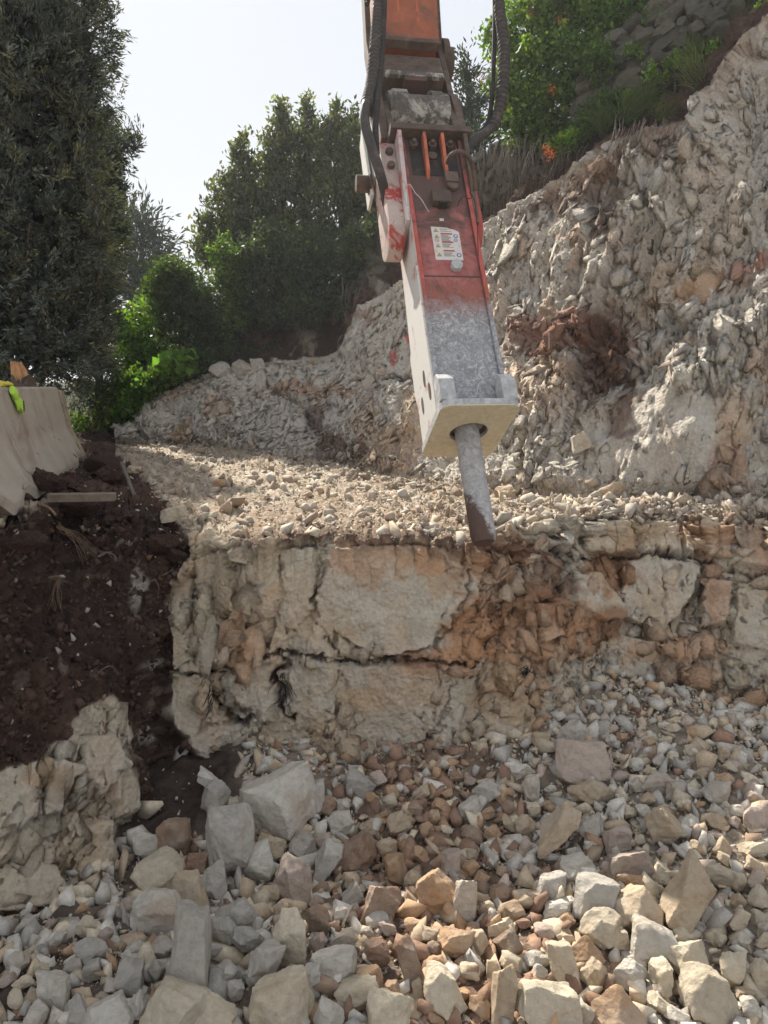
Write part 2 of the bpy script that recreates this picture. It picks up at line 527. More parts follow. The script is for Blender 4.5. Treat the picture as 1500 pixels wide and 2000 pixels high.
# lower left diagonal shattered rock
la = (arcA * 0.8 + Zg * 0.6) * 4.2 + 0.25 * wx; lb = (Zg * 0.8 - arcA * 0.6) * 2.4 + 0.2 * wy
l1, le, lr = pyr(la, lb, 33)
ll = sstep(320, 250, PXg)
l2, le2, _ = pyr(la * 2.7, lb * 2.3, 36); l3, le3, _ = facets(la * 1.6, lb * 1.5, 37, 0.9)
dface += ll * (0.08 * l1 + 0.06 * l2 + 0.06 * l3 - 0.04 * np.exp(-(le3 / 0.05) ** 2) - 0.03 * np.exp(-(le / 0.05) ** 2))
dface *= 1 - 0.55 * ll - 0.30 * slab
D += face * (1 - soil) * dface
# upper wall: chisel strokes raking up to the right, blocks between
va = arcA - 0.42 * (Zg - 2) + 0.03 * wx; vb = Zg + 0.42 * arcA
u0, _, _ = pyr(va * 1.3, vb * 0.5 + 0.15 * wy, 39)
u1, ue, ur = pyr(va * 3.4, vb * 1.0 + 0.2 * wy, 41)
u2, ue2, ur2 = pyr(va * 8.0, vb * 3.0 + 0.12 * n_mid, 47)
u3, ue3, ur3 = pyr(va * 18 + 0.15 * n_mid, vb * 8, 51)
u4, _, _ = pyr(va * 40, vb * 22, 53)
n_str = perlin(va * 9, vb * 1.3, 0.5 + 0 * va); n_str2 = perlin(va * 22, vb * 3.5, 4.5 + 0 * va)
nearw = sstep(700, 1250, PXg)
bulge = np.exp(-(((PXg - 1310) / 150) ** 2 + ((PYg - 870) / 100) ** 2))
calm = 1 - 0.8 * np.clip(bulge * 1.4, 0, 1)
blocky = 0.35 + 0.65 * sstep(-0.2, 0.3, n_lo)
v1, ve1, _r = facets(va * 5.2 + 0.15 * wx, vb * 2.1 + 0.15 * wy, 95, 0.9); v2, ve2, _r = facets(va * 12 + 0.2 * n_mid, vb * 5.5, 96, 0.9)
dwall = 0.10 * n_lo + 0.26 * u0 * (0.5 + nearw) + calm * (0.17 * (0.4 + 0.75 * nearw) * u1 + 0.11 * u2 * (0.5 + 0.6 * nearw) * blocky + 0.09 * u3 * (0.6 + 0.5 * blocky) + 0.036 * u4 + 0.014 * n_str + 0.006 * n_str2 + 0.003 * n_hi + (0.5 + 0.7 * nearw) * blocky * (0.085 * v1 + 0.045 * v2 - 0.02 * np.exp(-(ve1 / 0.05) ** 2)))
w5, we5, _r = facets(va * 2.2, vb * 0.8 + 0.1 * wy, 98, 1.3)
dwall += calm * 0.07 * w5 * (0.4 + nearw)
dwall += 0.28 * bulge
D += wall * (1 - soil) * dwall
D -= 0.16 * face * np.exp(-(((PXg - 330) / 62) ** 2 + ((PYg - 1510) / 130) ** 2)) + 0.10 * face * np.exp(-(((PXg - 285) / 40) ** 2 + ((PYg - 1390) / 60) ** 2))
# soil: clods
c1, ce, cr = pyr(arcA * 10 + 0.3 * n_mid, H3 * 10 + 0.3 * wy, 61)
c2, _, _ = pyr(arcA * 27, H3 * 27, 62)
D += soil * (0.09 * n_lo + 0.07 * n_mid + 0.02 * n_hi + 0.05 * c1 + 0.04 * c2)
# bench: broken rubble surface
b1, be, br = pyr(Xg * 9 + 0.2 * n_mid, Yg * 9 + 0.2 * wy, 71)
b2, be2, br2 = pyr(Xg * 24, Yg * 24, 73)
D += bench * (1 - soil) * (0.025 * n_mid + 0.04 * b1 + 0.05 * b2 + 0.005 * n_hi)
D += hill * 0.25 * n_mid * sstep(7.3, 8.5, Tg)

# ---- joint-bounded blocks of the lower face: flat broken planes with their own level and tilt
SLABS = [
 ([(388,1092),(440,1076),(452,1140),(462,1200),(438,1235),(455,1290),(418,1308),(392,1288),(382,1200)], .07, .05, .02),
 ([(332,1162),(378,1120),(382,1200),(384,1284),(352,1300),(326,1262)], .02, -.08, .03),
 ([(458,1076),(540,1070),(548,1160),(530,1262),(500,1266),(472,1190)], .03, -.05, -.01),
 ([(548,1072),(618,1069),(612,1188),(575,1240),(540,1255),(556,1160)], .055, .04, .02),
 ([(626,1070),(760,1066),(868,1070),(902,1110),(896,1150),(862,1198),(845,1258),(762,1278),(692,1258),(652,1228),(618,1190)], .06, -.015, .015),
 ([(602,1262),(615,1208),(648,1202),(655,1282),(630,1284)], .11, .06, .04), ([(662,1235),(690,1262),(684,1280),(664,1278)], .07, -.1, .0),
 ([(908,1082),(934,1102),(924,1160),(872,1228),(856,1212),(888,1150)], .08, .08, .03),
 ([(432,1232),(468,1204),(464,1262),(422,1308),(408,1298)], .12, .05, .05), ([(345,1300),(378,1290),(405,1306),(350,1312)], .08, 0, .05),
 ([(322,1322),(398,1322),(402,1390),(378,1448),(334,1418)], .03, .03, -.02), ([(432,1322),(500,1300),(540,1297),(543,1400),(482,1388)], .06, -.04, .0),
 ([(568,1292),(655,1297),(652,1398),(602,1428),(572,1388)], .07, .04, -.03), ([(676,1297),(770,1296),(850,1302),(856,1350),(832,1440),(760,1468),(682,1438)], .05, .01, -.03),
 ([(862,1312),(935,1312),(940,1400),(900,1480),(842,1468)], .03, -.05, -.01), ([(350,1460),(410,1420),(470,1402),(480,1442),(430,1482)], .07, .02, -.06),
 ([(945,1330),(1010,1340),(1040,1400),(1045,1480),(960,1490),(935,1420)], .06, .05, -.02), ([(500,1410),(560,1400),(600,1440),(570,1500),(510,1500)], .04, .0, -.05),
 ([(1146,1022),(1180,1020),(1222,1024),(1230,1078),(1180,1084),(1142,1080)], .12, .03, .02), ([(1242,1024),(1322,1022),(1326,1084),(1248,1084)], .09, -.03, .0),
 ([(1334,1034),(1366,1074),(1350,1092),(1330,1082)], .13, .1, .02), ([(1376,1028),(1424,1027),(1426,1088),(1378,1094)], .09, -.08, .0), ([(1435,1030),(1500,1034),(1505,1110),(1440,1098)], .06, .05, .0),
 ([(1106,1128),(1150,1122),(1206,1200),(1156,1212),(1112,1182)], .13, .08, .05), ([(1210,1098),(1290,1092),(1370,1108),(1340,1180),(1290,1238),(1214,1204)], .05, -.02, .02),
 ([(1380,1132),(1430,1142),(1416,1222),(1366,1228)], .09, .06, .0), ([(1440,1150),(1520,1160),(1520,1280),(1430,1260)], .06, .04, -.02), ([(1180,1230),(1280,1260),(1300,1320),(1190,1322)], .05, .0, -.02),
 ([(1310,1345),(1400,1375),(1410,1440),(1330,1440)], .05, .03, .0), ([(1420,1390),(1530,1400),(1530,1480),(1430,1460)], .09, -.04, .03), ([(1040,1180),(1085,1170),(1090,1240),(1050,1260)], .09, .1, .03),
 ([(-40,1492),(72,1482),(74,1560),(46,1640),(-40,1650)], .06, .04, .03), ([(92,1512),(116,1482),(142,1500),(112,1582),(82,1600)], .12, .08, .03), ([(58,1602),(130,1582),(122,1680),(52,1700)], .05, -.06, .03),
 ([(150,1442),(208,1432),(232,1500),(182,1560),(152,1502)], .08, .06, -.02), ([(-40,1662),(112,1692),(102,1764),(-40,1790)], .09, .03, .05), ([(138,1620),(200,1602),(212,1690),(150,1722)], .06, .08, .0),
 ([(205,1510),(258,1500),(262,1580),(215,1600)], .05, -.08, .02),
]
slab_in = np.zeros_like(D); slab_gap = np.zeros_like(D)
for poly, h0, ax_, ay_ in SLABS:
    cx_, cy_ = np.mean([p[0] for p in poly]), np.mean([p[1] for p in poly])
    sdp = poly_sdf(PXg + 5 * wf + 3 * n_hi, PYg + 5 * wx + 3 * wf, poly)
    w_ = sstep(2.0, -2.0, sdp) * face
    pl = h0 + ax_ * (PXg - cx_) / 60 * 0.6 + ay_ * (PYg - cy_) / 60 * 0.6 + (0.03 * f3 + 0.016 * f4 + 0.03 * f2) * (1 - 0.4 * ll) + 0.05 * n_lo + 0.008 * n_str
    D = D * (1 - w_) + pl * w_
    slab_in = np.maximum(slab_in, w_); slab_gap = np.maximum(slab_gap, np.exp(-((sdp - 3.5) / 2.6) ** 2) * face)
D -= 0.035 * slab_gap * (1 - slab_in) * (1 - soil) * sstep(-0.5, 0.2, n_mid + 0.3 * wf)

# ---- seams and cracks (grooves that hold soil)
tint_dark = np.zeros_like(D)
def seam(pts, w, depth, dark=1.0, wob=0.35):
    global D, tint_dark
    d = seg_dist(PXg + (qx - PXg) * wob * 1.3 + 9 * wf, PYg + (qy - PYg) * wob * 1.3 + 7 * n_hi, pts) / (w * (0.95 + 0.8 * n_mid + 0.35 * n_hi).clip(0.12, 3))
    m = np.exp(-d * d) * (1 if dark > 0.85 else sstep(-0.75, -0.1, n_mid + 0.5 * wf + 0.4 * n_lo))
    D = D - depth * m
    tint_dark = np.maximum(tint_dark, dark * sstep(0.3, 0.7, m) * (0.6 + 0.4 * sstep(-0.3, 0.3, wf)))
seam([(300,1308),(400,1312),(440,1284),(560,1272),(650,1287),(760,1284),(850,1292),(930,1300)], 5, 0.09, 0.9)
seam([(930,1300),(1000,1288),(1100,1292),(1180,1286)], 3, 0.04, 0.5)
seam([(625,1070),(622,1140),(612,1200),(655,1262)], 4, 0.06, 0.7)
seam([(410,1306),(418,1350),(445,1395),(480,1408)], 10, 0.09, 1.0)
seam([(555,1278),(548,1335),(562,1392),(580,1400)], 7, 0.07, 1.0)
seam([(662,1285),(668,1340),(655,1385)], 2.5, 0.03, 0.8)
seam([(885,1330),(860,1420),(810,1480)], 2.5, 0.03, 0.5)
seam([(385,1090),(380,1150),(395,1200),(385,1290)], 4, 0.07, 0.5)
seam([(455,1080),(440,1150),(465,1230),(455,1290)], 4, 0.05, 0.4)
seam([(915,1110),(890,1180),(850,1270)], 4, 0.05, 0.5)
seam([(1050,1078),(1120,1086),(1270,1088),(1370,1100),(1480,1126),(1600,1140)], 4.5, 0.07, 0.95)
seam([(1130,1016),(1250,1018),(1430,1018)], 4, 0.04, 0.7)
seam([(1222,1018),(1228,1060),(1240,1084)], 3, 0.05, 0.8)
seam([(1180,1328),(1300,1335),(1400,1368),(1520,1395)], 4, 0.05, 0.55)
seam([(1420,1470),(1520,1400)], 3, 0.04, 0.4)
seam([(1280,1085),(1290,1180),(1300,1260)], 4, 0.03, 0.0)
seam([(1375,1110),(1365,1200),(1350,1300)], 5, 0.04, 0.0)
seam([(690,744),(760,742),(830,742),(900,744)], 4, 0.10, 1.0)
seam([(540,700),(600,705),(700,700)], 3, 0.05, 0.5)
seam([(1000,700),(1100,706),(1180,690),(1300,682)], 4, 0.08, 0.7)
seam([(1250,735),(1340,650),(1440,590),(1520,560)], 5, 0.10, 0.6)
seam([(1210,500),(1190,620),(1150,700),(1130,800)], 5, 0.07, 0.5)
seam([(1040,470),(1150,640)], 3, 0.04, 0.2)
seam([(520,700),(530,760),(600,800),(640,890)], 5, 0.12, 0.7)

Xd = Xg + Nn[..., 0] * D; Yd = Yg + Nn[..., 1] * D; Zd = Zg + Nn[..., 2] * D
# the lip of the lower face stays ragged, soil spills a little over it
# ---- albedo
def C(r, g, b): return np.array([r, g, b], np.float32)
A = np.zeros(Xg.shape + (3,), np.float32)
def lay(mask, c):
    global A
    m = np.clip(mask, 0, 1)[..., None]
    A = A * (1 - m) + c * m
cream = C(0.69, 0.57, 0.42); grey = C(0.52, 0.475, 0.40); white = C(0.70, 0.64, 0.53)
orange = C(0.48, 0.245, 0.12); brown = C(0.20, 0.105, 0.065); soilc = C(0.070, 0.043, 0.033); soilr = C(0.125, 0.072, 0.052)
lay(np.ones_like(D), cream)
lay(sstep(-0.25, 0.5, n_lo) * 0.7, grey)
lay(sstep(520, 680, qx) * 0.5 * face, grey)
lay(face * sstep(-0.3, 0.3, -n_lo) * 0.3, C(0.70, 0.62, 0.47))
lay(wall, C(0.535, 0.49, 0.425))
lay(wall * sstep(0.0, 0.5, n_mid) * 0.6, grey)
lay(wall * sstep(0.1, 0.7, wf) * 0.3, white)
lay(wall * sstep(0.1, 0.5, n_str) * 0.2, C(0.42, 0.34, 0.25))
lay(wall * sstep(850, 600, PXg) * sstep(740, 800, PYg) * 0.6, C(0.36, 0.325, 0.285))
lay(rockm * sstep(0.15, 0.6, n_mid + 0.4 * wf) * 0.5, white)
lay(rockm * sstep(0.82, 0.95, r2) * 0.45, orange * 0.6 + cream * 0.4)
lay(face * (1 - soil) * sstep(0.1, 0.5, -n_mid + 0.3 * n_hi) * 0.3, C(0.50, 0.37, 0.22)); lay(wall * sstep(0.2, 0.6, -n_mid + 0.3 * n_hi) * 0.2, C(0.44, 0.34, 0.24))
def blob(px, py, rx, ry, c, a=0.8, hard=0.35, ang=0):
    dx, dy = qx - px, qy - py
    ca, sa_ = math.cos(R(ang)), math.sin(R(ang))
    d = np.hypot((dx * ca + dy * sa_) / rx, (-dx * sa_ + dy * ca) / ry)
    lay((1 - sstep(1 - hard, 1 + hard, d + 0.25 * wf)) * a * (1 - hill), c)
tan = C(0.50, 0.33, 0.18)
for b_ in [(715,1095,75,45,orange,.55),(860,1090,90,35,orange,.6),(960,1090,50,60,orange,.6),(930,1225,75,60,orange,.85),(870,1295,90,35,orange,.7),
           (1010,1260,60,90,orange,.6),(975,1370,60,80,tan,.6),(760,1360,90,30,tan,.45),(640,1230,60,40,tan,.3),(470,1235,30,35,orange,.6),(655,1440,50,40,tan,.5),
           (1060,1140,50,60,brown,.75),(1000,1085,60,22,brown,.9),(1185,1115,50,55,orange*.8,.85),(1160,1225,60,40,orange*.6,.85),(1090,1210,50,50,orange,.5),
           (1100,1260,60,40,orange,.5),(1030,1190,40,30,orange*.7,.7),(1240,1050,90,25,tan,.6),(1355,1050,30,40,orange,.7),(1410,1045,22,40,orange*.8,.8),
           (1400,1160,32,75,C(.40,.22,.13),.75),(1310,1270,100,28,orange,.6),(1280,1180,50,60,tan,.3),(1340,1330,70,20,orange,.6),(1440,1380,80,25,orange,.7),(1480,1060,40,60,C(.5,.3,.2),.6),
           (1130,660,130,42,C(.27,.115,.075),.8),(1195,680,45,80,brown*.6,.85),(1160,740,30,70,brown*.7,.7,.35,30),(1220,810,30,55,brown*.8,.7),(1090,690,90,20,brown,.6),
           (1330,560,90,40,tan,.6,.5,-30),(1400,560,70,22,orange*.8,.5,.3,-20),(1420,930,30,90,orange*.9,.6),(1470,520,50,14,C(.42,.17,.11),.7),(1440,830,40,40,tan,.5),
           (840,820,60,60,tan,.5),(770,890,45,60,orange*.8,.45),(610,765,90,18,C(.38,.22,.13),.7),(720,860,40,60,tan,.4),
           (375,868,48,24,soilc,.95),(470,850,30,12,soilc*2,.7),(620,830,25,30,soilc*1.5,.8),(670,885,60,22,brown*.5,.85),(600,900,40,15,soilc*2,.7),(350,850,30,15,tan,.5),
           (430,800,30,25,tan,.4),(300,830,40,40,grey,.5),(1200,430,22,70,soilr,.8,.35,20),(1150,380,90,26,soilr,.75,.4,-25),(1270,300,80,30,C(.28,.18,.13),.7,.4,-30),(1320,230,60,24,C(.25,.15,.10),.7,.4,-50),
           (1060,400,60,14,soilr,.6,.4,-40),(1250,500,60,60,C(.36,.27,.20),.5),(1400,150,50,30,C(.3,.2,.14),.6,.4,-50),(1450,80,50,25,C(.3,.2,.14),.6,.4,-45),
           (1380,400,70,120,tan,.25),(1180,340,60,25,C(.34,.22,.14),.7,.4,-30),(120,1560,70,40,C(.27,.24,.2),.5),(90,1520,50,30,tan,.6),(60,1640,60,30,C(.2,.18,.15),.4)]:
    if b_[5] > 0:
        blob(*b_)
# pale dust smeared down the faces
dust = sstep(0.35, 0.8, perlin(va * 4.5, Zg * 0.9, 9 + 0 * va) + 0.35 * n_mid)
lay(wall * dust * 0.45, C(0.60, 0.585, 0.565)); lay(face * dust * 0.35 * sstep(1080, 1200, PXg), C(0.60, 0.585, 0.565))
# bench
lay(bench, C(0.42, 0.345, 0.26)); lay(bench * sstep(-0.1, 0.5, n_mid) * 0.65, C(0.33, 0.235, 0.16)); lay(bench * sstep(0.6, 0.95, br) * 0.7, C(0.6, 0.54, 0.44))
lay(bench * sstep(0.0, 0.5, n_lo) * 0.3 * sstep(930, 900, PYg), C(0.2, 0.16, 0.13))  # tree shade on the far bench, put into the ground colour
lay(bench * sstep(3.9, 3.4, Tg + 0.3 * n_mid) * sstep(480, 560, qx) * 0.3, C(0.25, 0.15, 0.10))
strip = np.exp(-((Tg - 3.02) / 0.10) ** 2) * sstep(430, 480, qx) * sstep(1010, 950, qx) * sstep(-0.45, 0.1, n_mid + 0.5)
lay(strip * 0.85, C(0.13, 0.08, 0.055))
lay(slab_gap * (1 - slab_in) * (1 - soil) * sstep(0.0, 0.5, n_mid + 0.5 * wf) * 0.55, C(0.16, 0.105, 0.075))
lay(slab_in * face * (1 - soil) * sstep(-0.1, 0.5, wx) * 0.35, C(0.67, 0.56, 0.43))
lay(tint_dark * (1 - soil * 0.9), C(0.055, 0.032, 0.026))
# soil
S1 = soil * np.ones_like(D)
lay(S1, soilc)
lay(S1 * sstep(-0.1, 0.5, n_lo + 0.3 * n_mid) * 0.8, soilr)
lay(S1 * sstep(0.25, 0.7, n_mid) * 0.4, C(0.10, 0.06, 0.042))
lay(S1 * sstep(0.93, 0.97, cr) * 0.6 * (PXg < 600), C(0.34, 0.28, 0.22))
lay(S1 * sstep(0.55, 0.85, wf + 0.2 * n_hi) * 0.3, C(0.3, 0.22, 0.16))
for b_ in [(272,1150,16,48,grey,.8,.3,5),(285,1295,22,14,grey,.7),(300,1445,40,10,grey,.8,.3,20),(600,640,25,40,C(.4,.33,.26),.8),(700,620,60,12,C(.36,.24,.17),.7),(740,570,20,25,grey,.6),(130,1300,10,30,C(.3,.25,.2),.7),(560,600,14,24,C(.35,.3,.25),.6)]:
    dx, dy = qx - b_[0], qy - b_[1]
    d = np.hypot(dx / b_[2], dy / b_[3])
    lay((1 - sstep(0.5, 1.2, d + 0.4 * wf)) * b_[5] * (Tg < 8), b_[4])
grass = hill * sstep(7.6, 8.2, Tg + 0.3 * n_mid)
lay(grass * 0.85, C(0.05, 0.065, 0.028))
# sprayed red survey marks on the wall beside the tool
for (px_, py_, rx, ry) in [(766, 703, 5, 13), (772, 697, 4, 8), (793, 655, 5, 8), (800, 668, 5, 4), (797, 660, 3, 12)]:
    d = np.hypot((PXg + 0.08 * (qx - PXg) - px_) / rx, (PYg + 0.08 * (qy - PYg) - py_) / ry)
    lay((1 - sstep(0.7, 1.2, d)) * 0.75, C(0.5, 0.05, 0.05))
A = np.clip(A * (1 + 0.27 * (rockm + bench * (1 - soil)).clip(0, 1)[..., None]) * (1 + 0.12 * n_hi[..., None]), 0.01, 2.0)
A = A * np.minimum(1, 0.72 / A.max(-1, keepdims=True))

idx = np.arange(NR * NC).reshape(NR, NC)
def piece(name, r0, r1, mask_fn=None):
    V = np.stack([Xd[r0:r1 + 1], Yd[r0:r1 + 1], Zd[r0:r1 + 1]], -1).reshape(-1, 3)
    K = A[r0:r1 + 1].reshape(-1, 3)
    n = r1 - r0 + 1
    ii = np.arange(n * NC).reshape(n, NC)
    F = np.stack([ii[:-1, :-1], ii[:-1, 1:], ii[1:, 1:], ii[1:, :-1]], -1)
    if mask_fn is not None:
        F = F[mask_fn[r0:r1, :-1]]
    F = F.reshape(-1, 4)
    used = np.unique(F); rm = np.zeros(n * NC, np.int32); rm[used] = np.arange(len(used))
    o = link(name, mesh_np(name, V[used], rm[F], K[used], False), M['terrain'])
    return tag(o, kind='structure')
cum = np.concatenate([[0], np.cumsum(NSUB)])
m_soil = (soil > 0.5)
lowm = np.zeros_like(m_soil); lowm[:cum[3]] = True
face_obj = piece('rock_face', 0, cum[3], ~m_soil)
piece('soil_bank', 0, cum[3], m_soil)
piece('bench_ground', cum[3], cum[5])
wall_obj = piece('rock_wall', cum[5], cum[7])
piece('hillside', cum[7], NR - 1)

# ------------------------------------------------------------------ pit floor under the rubble
def Hgt(x, y):
    x = np.asarray(x, float); y = np.asarray(y, float)
    h = 0.02 + 0.12 * np.clip((y - 3.6) / 1.2, 0, 1) ** 1.5
    h = h + 0.37 * np.exp(-(((x - 2.0) / 1.3) ** 2 + ((y - 5.5) / 0.85) ** 2))
    h = h + 0.22 * np.exp(-(((x - 2.6) / 1.0) ** 2 + ((y - 3.9) / 0.8) ** 2))
    h = h + 0.14 * np.exp(-(((x + 1.0) / 0.5) ** 2 + ((y - 4.5) / 0.4) ** 2))
    h = h + 0.10 * np.exp(-(((x + 0.9) / 1.2) ** 2 + ((y - 2.9) / 0.5) ** 2))
    h = h - 0.05 * np.exp(-(((x + 0.2) / 0.5) ** 2 + ((y - 3.6) / 0.4) ** 2))
    h = h * np.exp(-(np.maximum(0, -y + 1.5) / 3) ** 2)
    return h
gx = np.concatenate([np.linspace(-200, -8, 12), np.linspace(-7.5, -3.6, 30), np.linspace(-3.5, 4.5, 330), np.linspace(4.7, 9, 30), np.linspace(10, 200, 12)])
gy = np.concatenate([np.linspace(-200, -8, 12), np.linspace(-7, 2.2, 60), np.linspace(2.25, 6.2, 230), np.linspace(6.5, 12, 20), np.linspace(14, 400, 12)])
GX, GY = np.meshgrid(gx, gy)
GZ = Hgt(GX, GY)
inn = (np.abs(GX) < 8) & (GY > -6) & (GY < 7)
gn = fbm(GX * 3.1, GY * 3.1, 0 * GX, 4); gh = fbm(GX * 15, GY * 15, 0 * GX + 2, 3, 0.6)
g1_, gge, ggr = pyr(GX * 7 + 0.1 * gn, GY * 7, 81); g2_, _, _ = pyr(GX * 20, GY * 20, 83)
GZ = np.where(inn, GZ + 0.03 * gn + 0.06 * g1_ + 0.025 * g2_ + 0.01 + 0.008 * gh, GZ - 0.4)
GZ = np.where(GY > 6.2, GZ - 0.3, GZ)
gc = np.zeros(GX.shape + (3,), np.float32) + C(0.36, 0.30, 0.235)
far_ = (sstep(2.6, 1.6, GY) + sstep(3.2, 5, np.abs(GX))).clip(0, 1)[..., None]  # floor out of view, paled to bounce more sunlight onto the face
gc = gc * (1 - far_) + C(0.52, 0.46, 0.37) * far_
oz = np.exp(-(((GX - 0.3) / 0.8) ** 2)) * sstep(-0.4, 0.2, gn)
gc = gc * (1 - 0.8 * oz[..., None]) + C(0.21, 0.115, 0.07) * 0.8 * oz[..., None]
dk = np.exp(-(((GX + 2.0) / 0.7) ** 2 + ((GY - 2.9) / 0.8) ** 2)) + np.exp(-(((GX + 1.38) / 0.42) ** 2 + ((GY - 4.4) / 0.5) ** 2)) * 1.6
dk = np.clip(dk, 0, 0.9)[..., None]
gc = gc * (1 - dk) + C(0.055, 0.035, 0.028) * dk
gc = gc * (1 + 0.3 * gh[..., None])
ii = np.arange(GX.size).reshape(GX.shape)
F = np.stack([ii[:-1, :-1], ii[:-1, 1:], ii[1:, 1:], ii[1:, :-1]], -1).reshape(-1, 4)
tag(link('pit_floor', mesh_np('pit_floor', np.stack([GX, GY, GZ], -1).reshape(-1, 3), F, np.clip(gc, 0.01, 0.8).reshape(-1, 3), True), M['terrain']), kind='structure')

# ------------------------------------------------------------------ thin scattering volume added to stand in for lens glare
hb = bmesh.new(); bmesh.ops.create_cube(hb, size=1.0)
for v in hb.verts: v.co = Vector((v.co.x * 520, v.co.y * 700 + 100, -3.0 if v.co.z < 0 else 27.0))
hme = bpy.data.meshes.new('glare_haze'); hb.to_mesh(hme); hb.free()
hm = bpy.data.materials.new('glare_haze'); hm.use_nodes = True
ht = hm.node_tree; ht.nodes.remove(ht.nodes['Principled BSDF'])
hv = ht.nodes.new('ShaderNodeVolumePrincipled')
hv.inputs['Color'].default_value = (0.93, 0.95, 1.0, 1); hv.inputs['Density'].default_value = 0.0016; hv.inputs['Anisotropy'].default_value = 0.3
ht.links.new(hv.outputs[0], ht.nodes['Material Output'].inputs['Volume'])
tag(link('glare_haze', hme, hm), kind='stuff')

# ------------------------------------------------------------------ rocks
def ico(sub):
    bm = bmesh.new(); bmesh.ops.create_icosphere(bm, subdivisions=sub, radius=1.0)
    v = np.array([x.co[:] for x in bm.verts], np.float32); f = np.array([[q.index for q in p.verts] for p in bm.faces], np.int32)
    bm.free(); return v, f
ICO = {s: ico(s) for s in (1, 2, 3, 4, 5)}
def rock_mesh(seed, sub=4, planes=13, boxy=0.0, depth=(0.42, 0.82), rough=0.02):
    rg = np.random.default_rng(seed)
    v, f = ICO[sub]; v = v.copy()
    rad = np.full(len(v), 1.6)
    for i in range(planes + 6):
        if i < 6 and boxy:
            n = np.zeros(3); n[i // 2] = 1 if i % 2 else -1; n += rg.normal(0, 0.2, 3); d = rg.uniform(0.62, 0.8)
        else:
            n = rg.normal(size=3); d = rg.uniform(0.72, 1.05)
        n /= np.linalg.norm(n)
        c = v @ n
        rad = np.minimum(rad, np.where(c > 0.05, d / np.maximum(c, 0.05), 9))
    v = v * rad[:, None]
    o = rg.uniform(0, 50, 3)
    k = 0.22 * fbm(v[:, 0] * 1.3 + o[0], v[:, 1] * 1.3 + o[1], v[:, 2] * 1.3 + o[2], 2) * 0.5
    nf = rough * fbm(v[:, 0] * 5 + o[0], v[:, 1] * 5, v[:, 2] * 5, 3, 0.6)
    if sub >= 4:
        F1, F2, r_, _, _, _ = worley(v[:, 0] * 3 + v[:, 2] * 2 + o[0], v[:, 1] * 3 - v[:, 2] * 1.5 + o[1], seed % 97)
        nf = nf + 0.035 * (r_ - 0.5) + 0.03 * pyr(v[:, 0] * 4 + v[:, 2], v[:, 1] * 4 - v[:, 2], seed % 89)[0]
    v = v * (1 + k + nf)[:, None]
    v -= (v.max(0) + v.min(0)) / 2
    v /= (v.max(0) - v.min(0)) / 2
    me = mesh_np('rock', v, f, None, True)
    # crisp arrises where two broken faces meet
    try:
        me.set_sharp_from_angle(angle=R(34 if sub > 2 else 28))
    except Exception:
        pass
    me.materials.append(M['rock'])
    return me
BIG = [rock_mesh(100 + i, 5, 13, boxy=(i % 3 == 0)) for i in range(26)]
MED = [rock_mesh(200 + i, 4, 11, boxy=(i % 3 == 1)) for i in range(26)]
COLS = {'cream': (0.62, 0.53, 0.39), 'pale': (0.60, 0.56, 0.49), 'grey': (0.45, 0.42, 0.375), 'tan': (0.50, 0.385, 0.26),
        'rusty': (0.27, 0.15, 0.095), 'orange': (0.46, 0.28, 0.155), 'pinkish': (0.44, 0.345, 0.29), 'brown': (0.26, 0.17, 0.115)}
COLS = {k: tuple(0.94 * a + 0.15 * b for a, b in zip(v, (0.53, 0.465, 0.375))) for k, v in COLS.items()}
WORD = {'cream': 'cream', 'pale': 'pale grey', 'grey': 'grey', 'tan': 'tan', 'rusty': 'rust brown', 'orange': 'orange tan', 'pinkish': 'pinkish grey', 'brown': 'dark brown'}
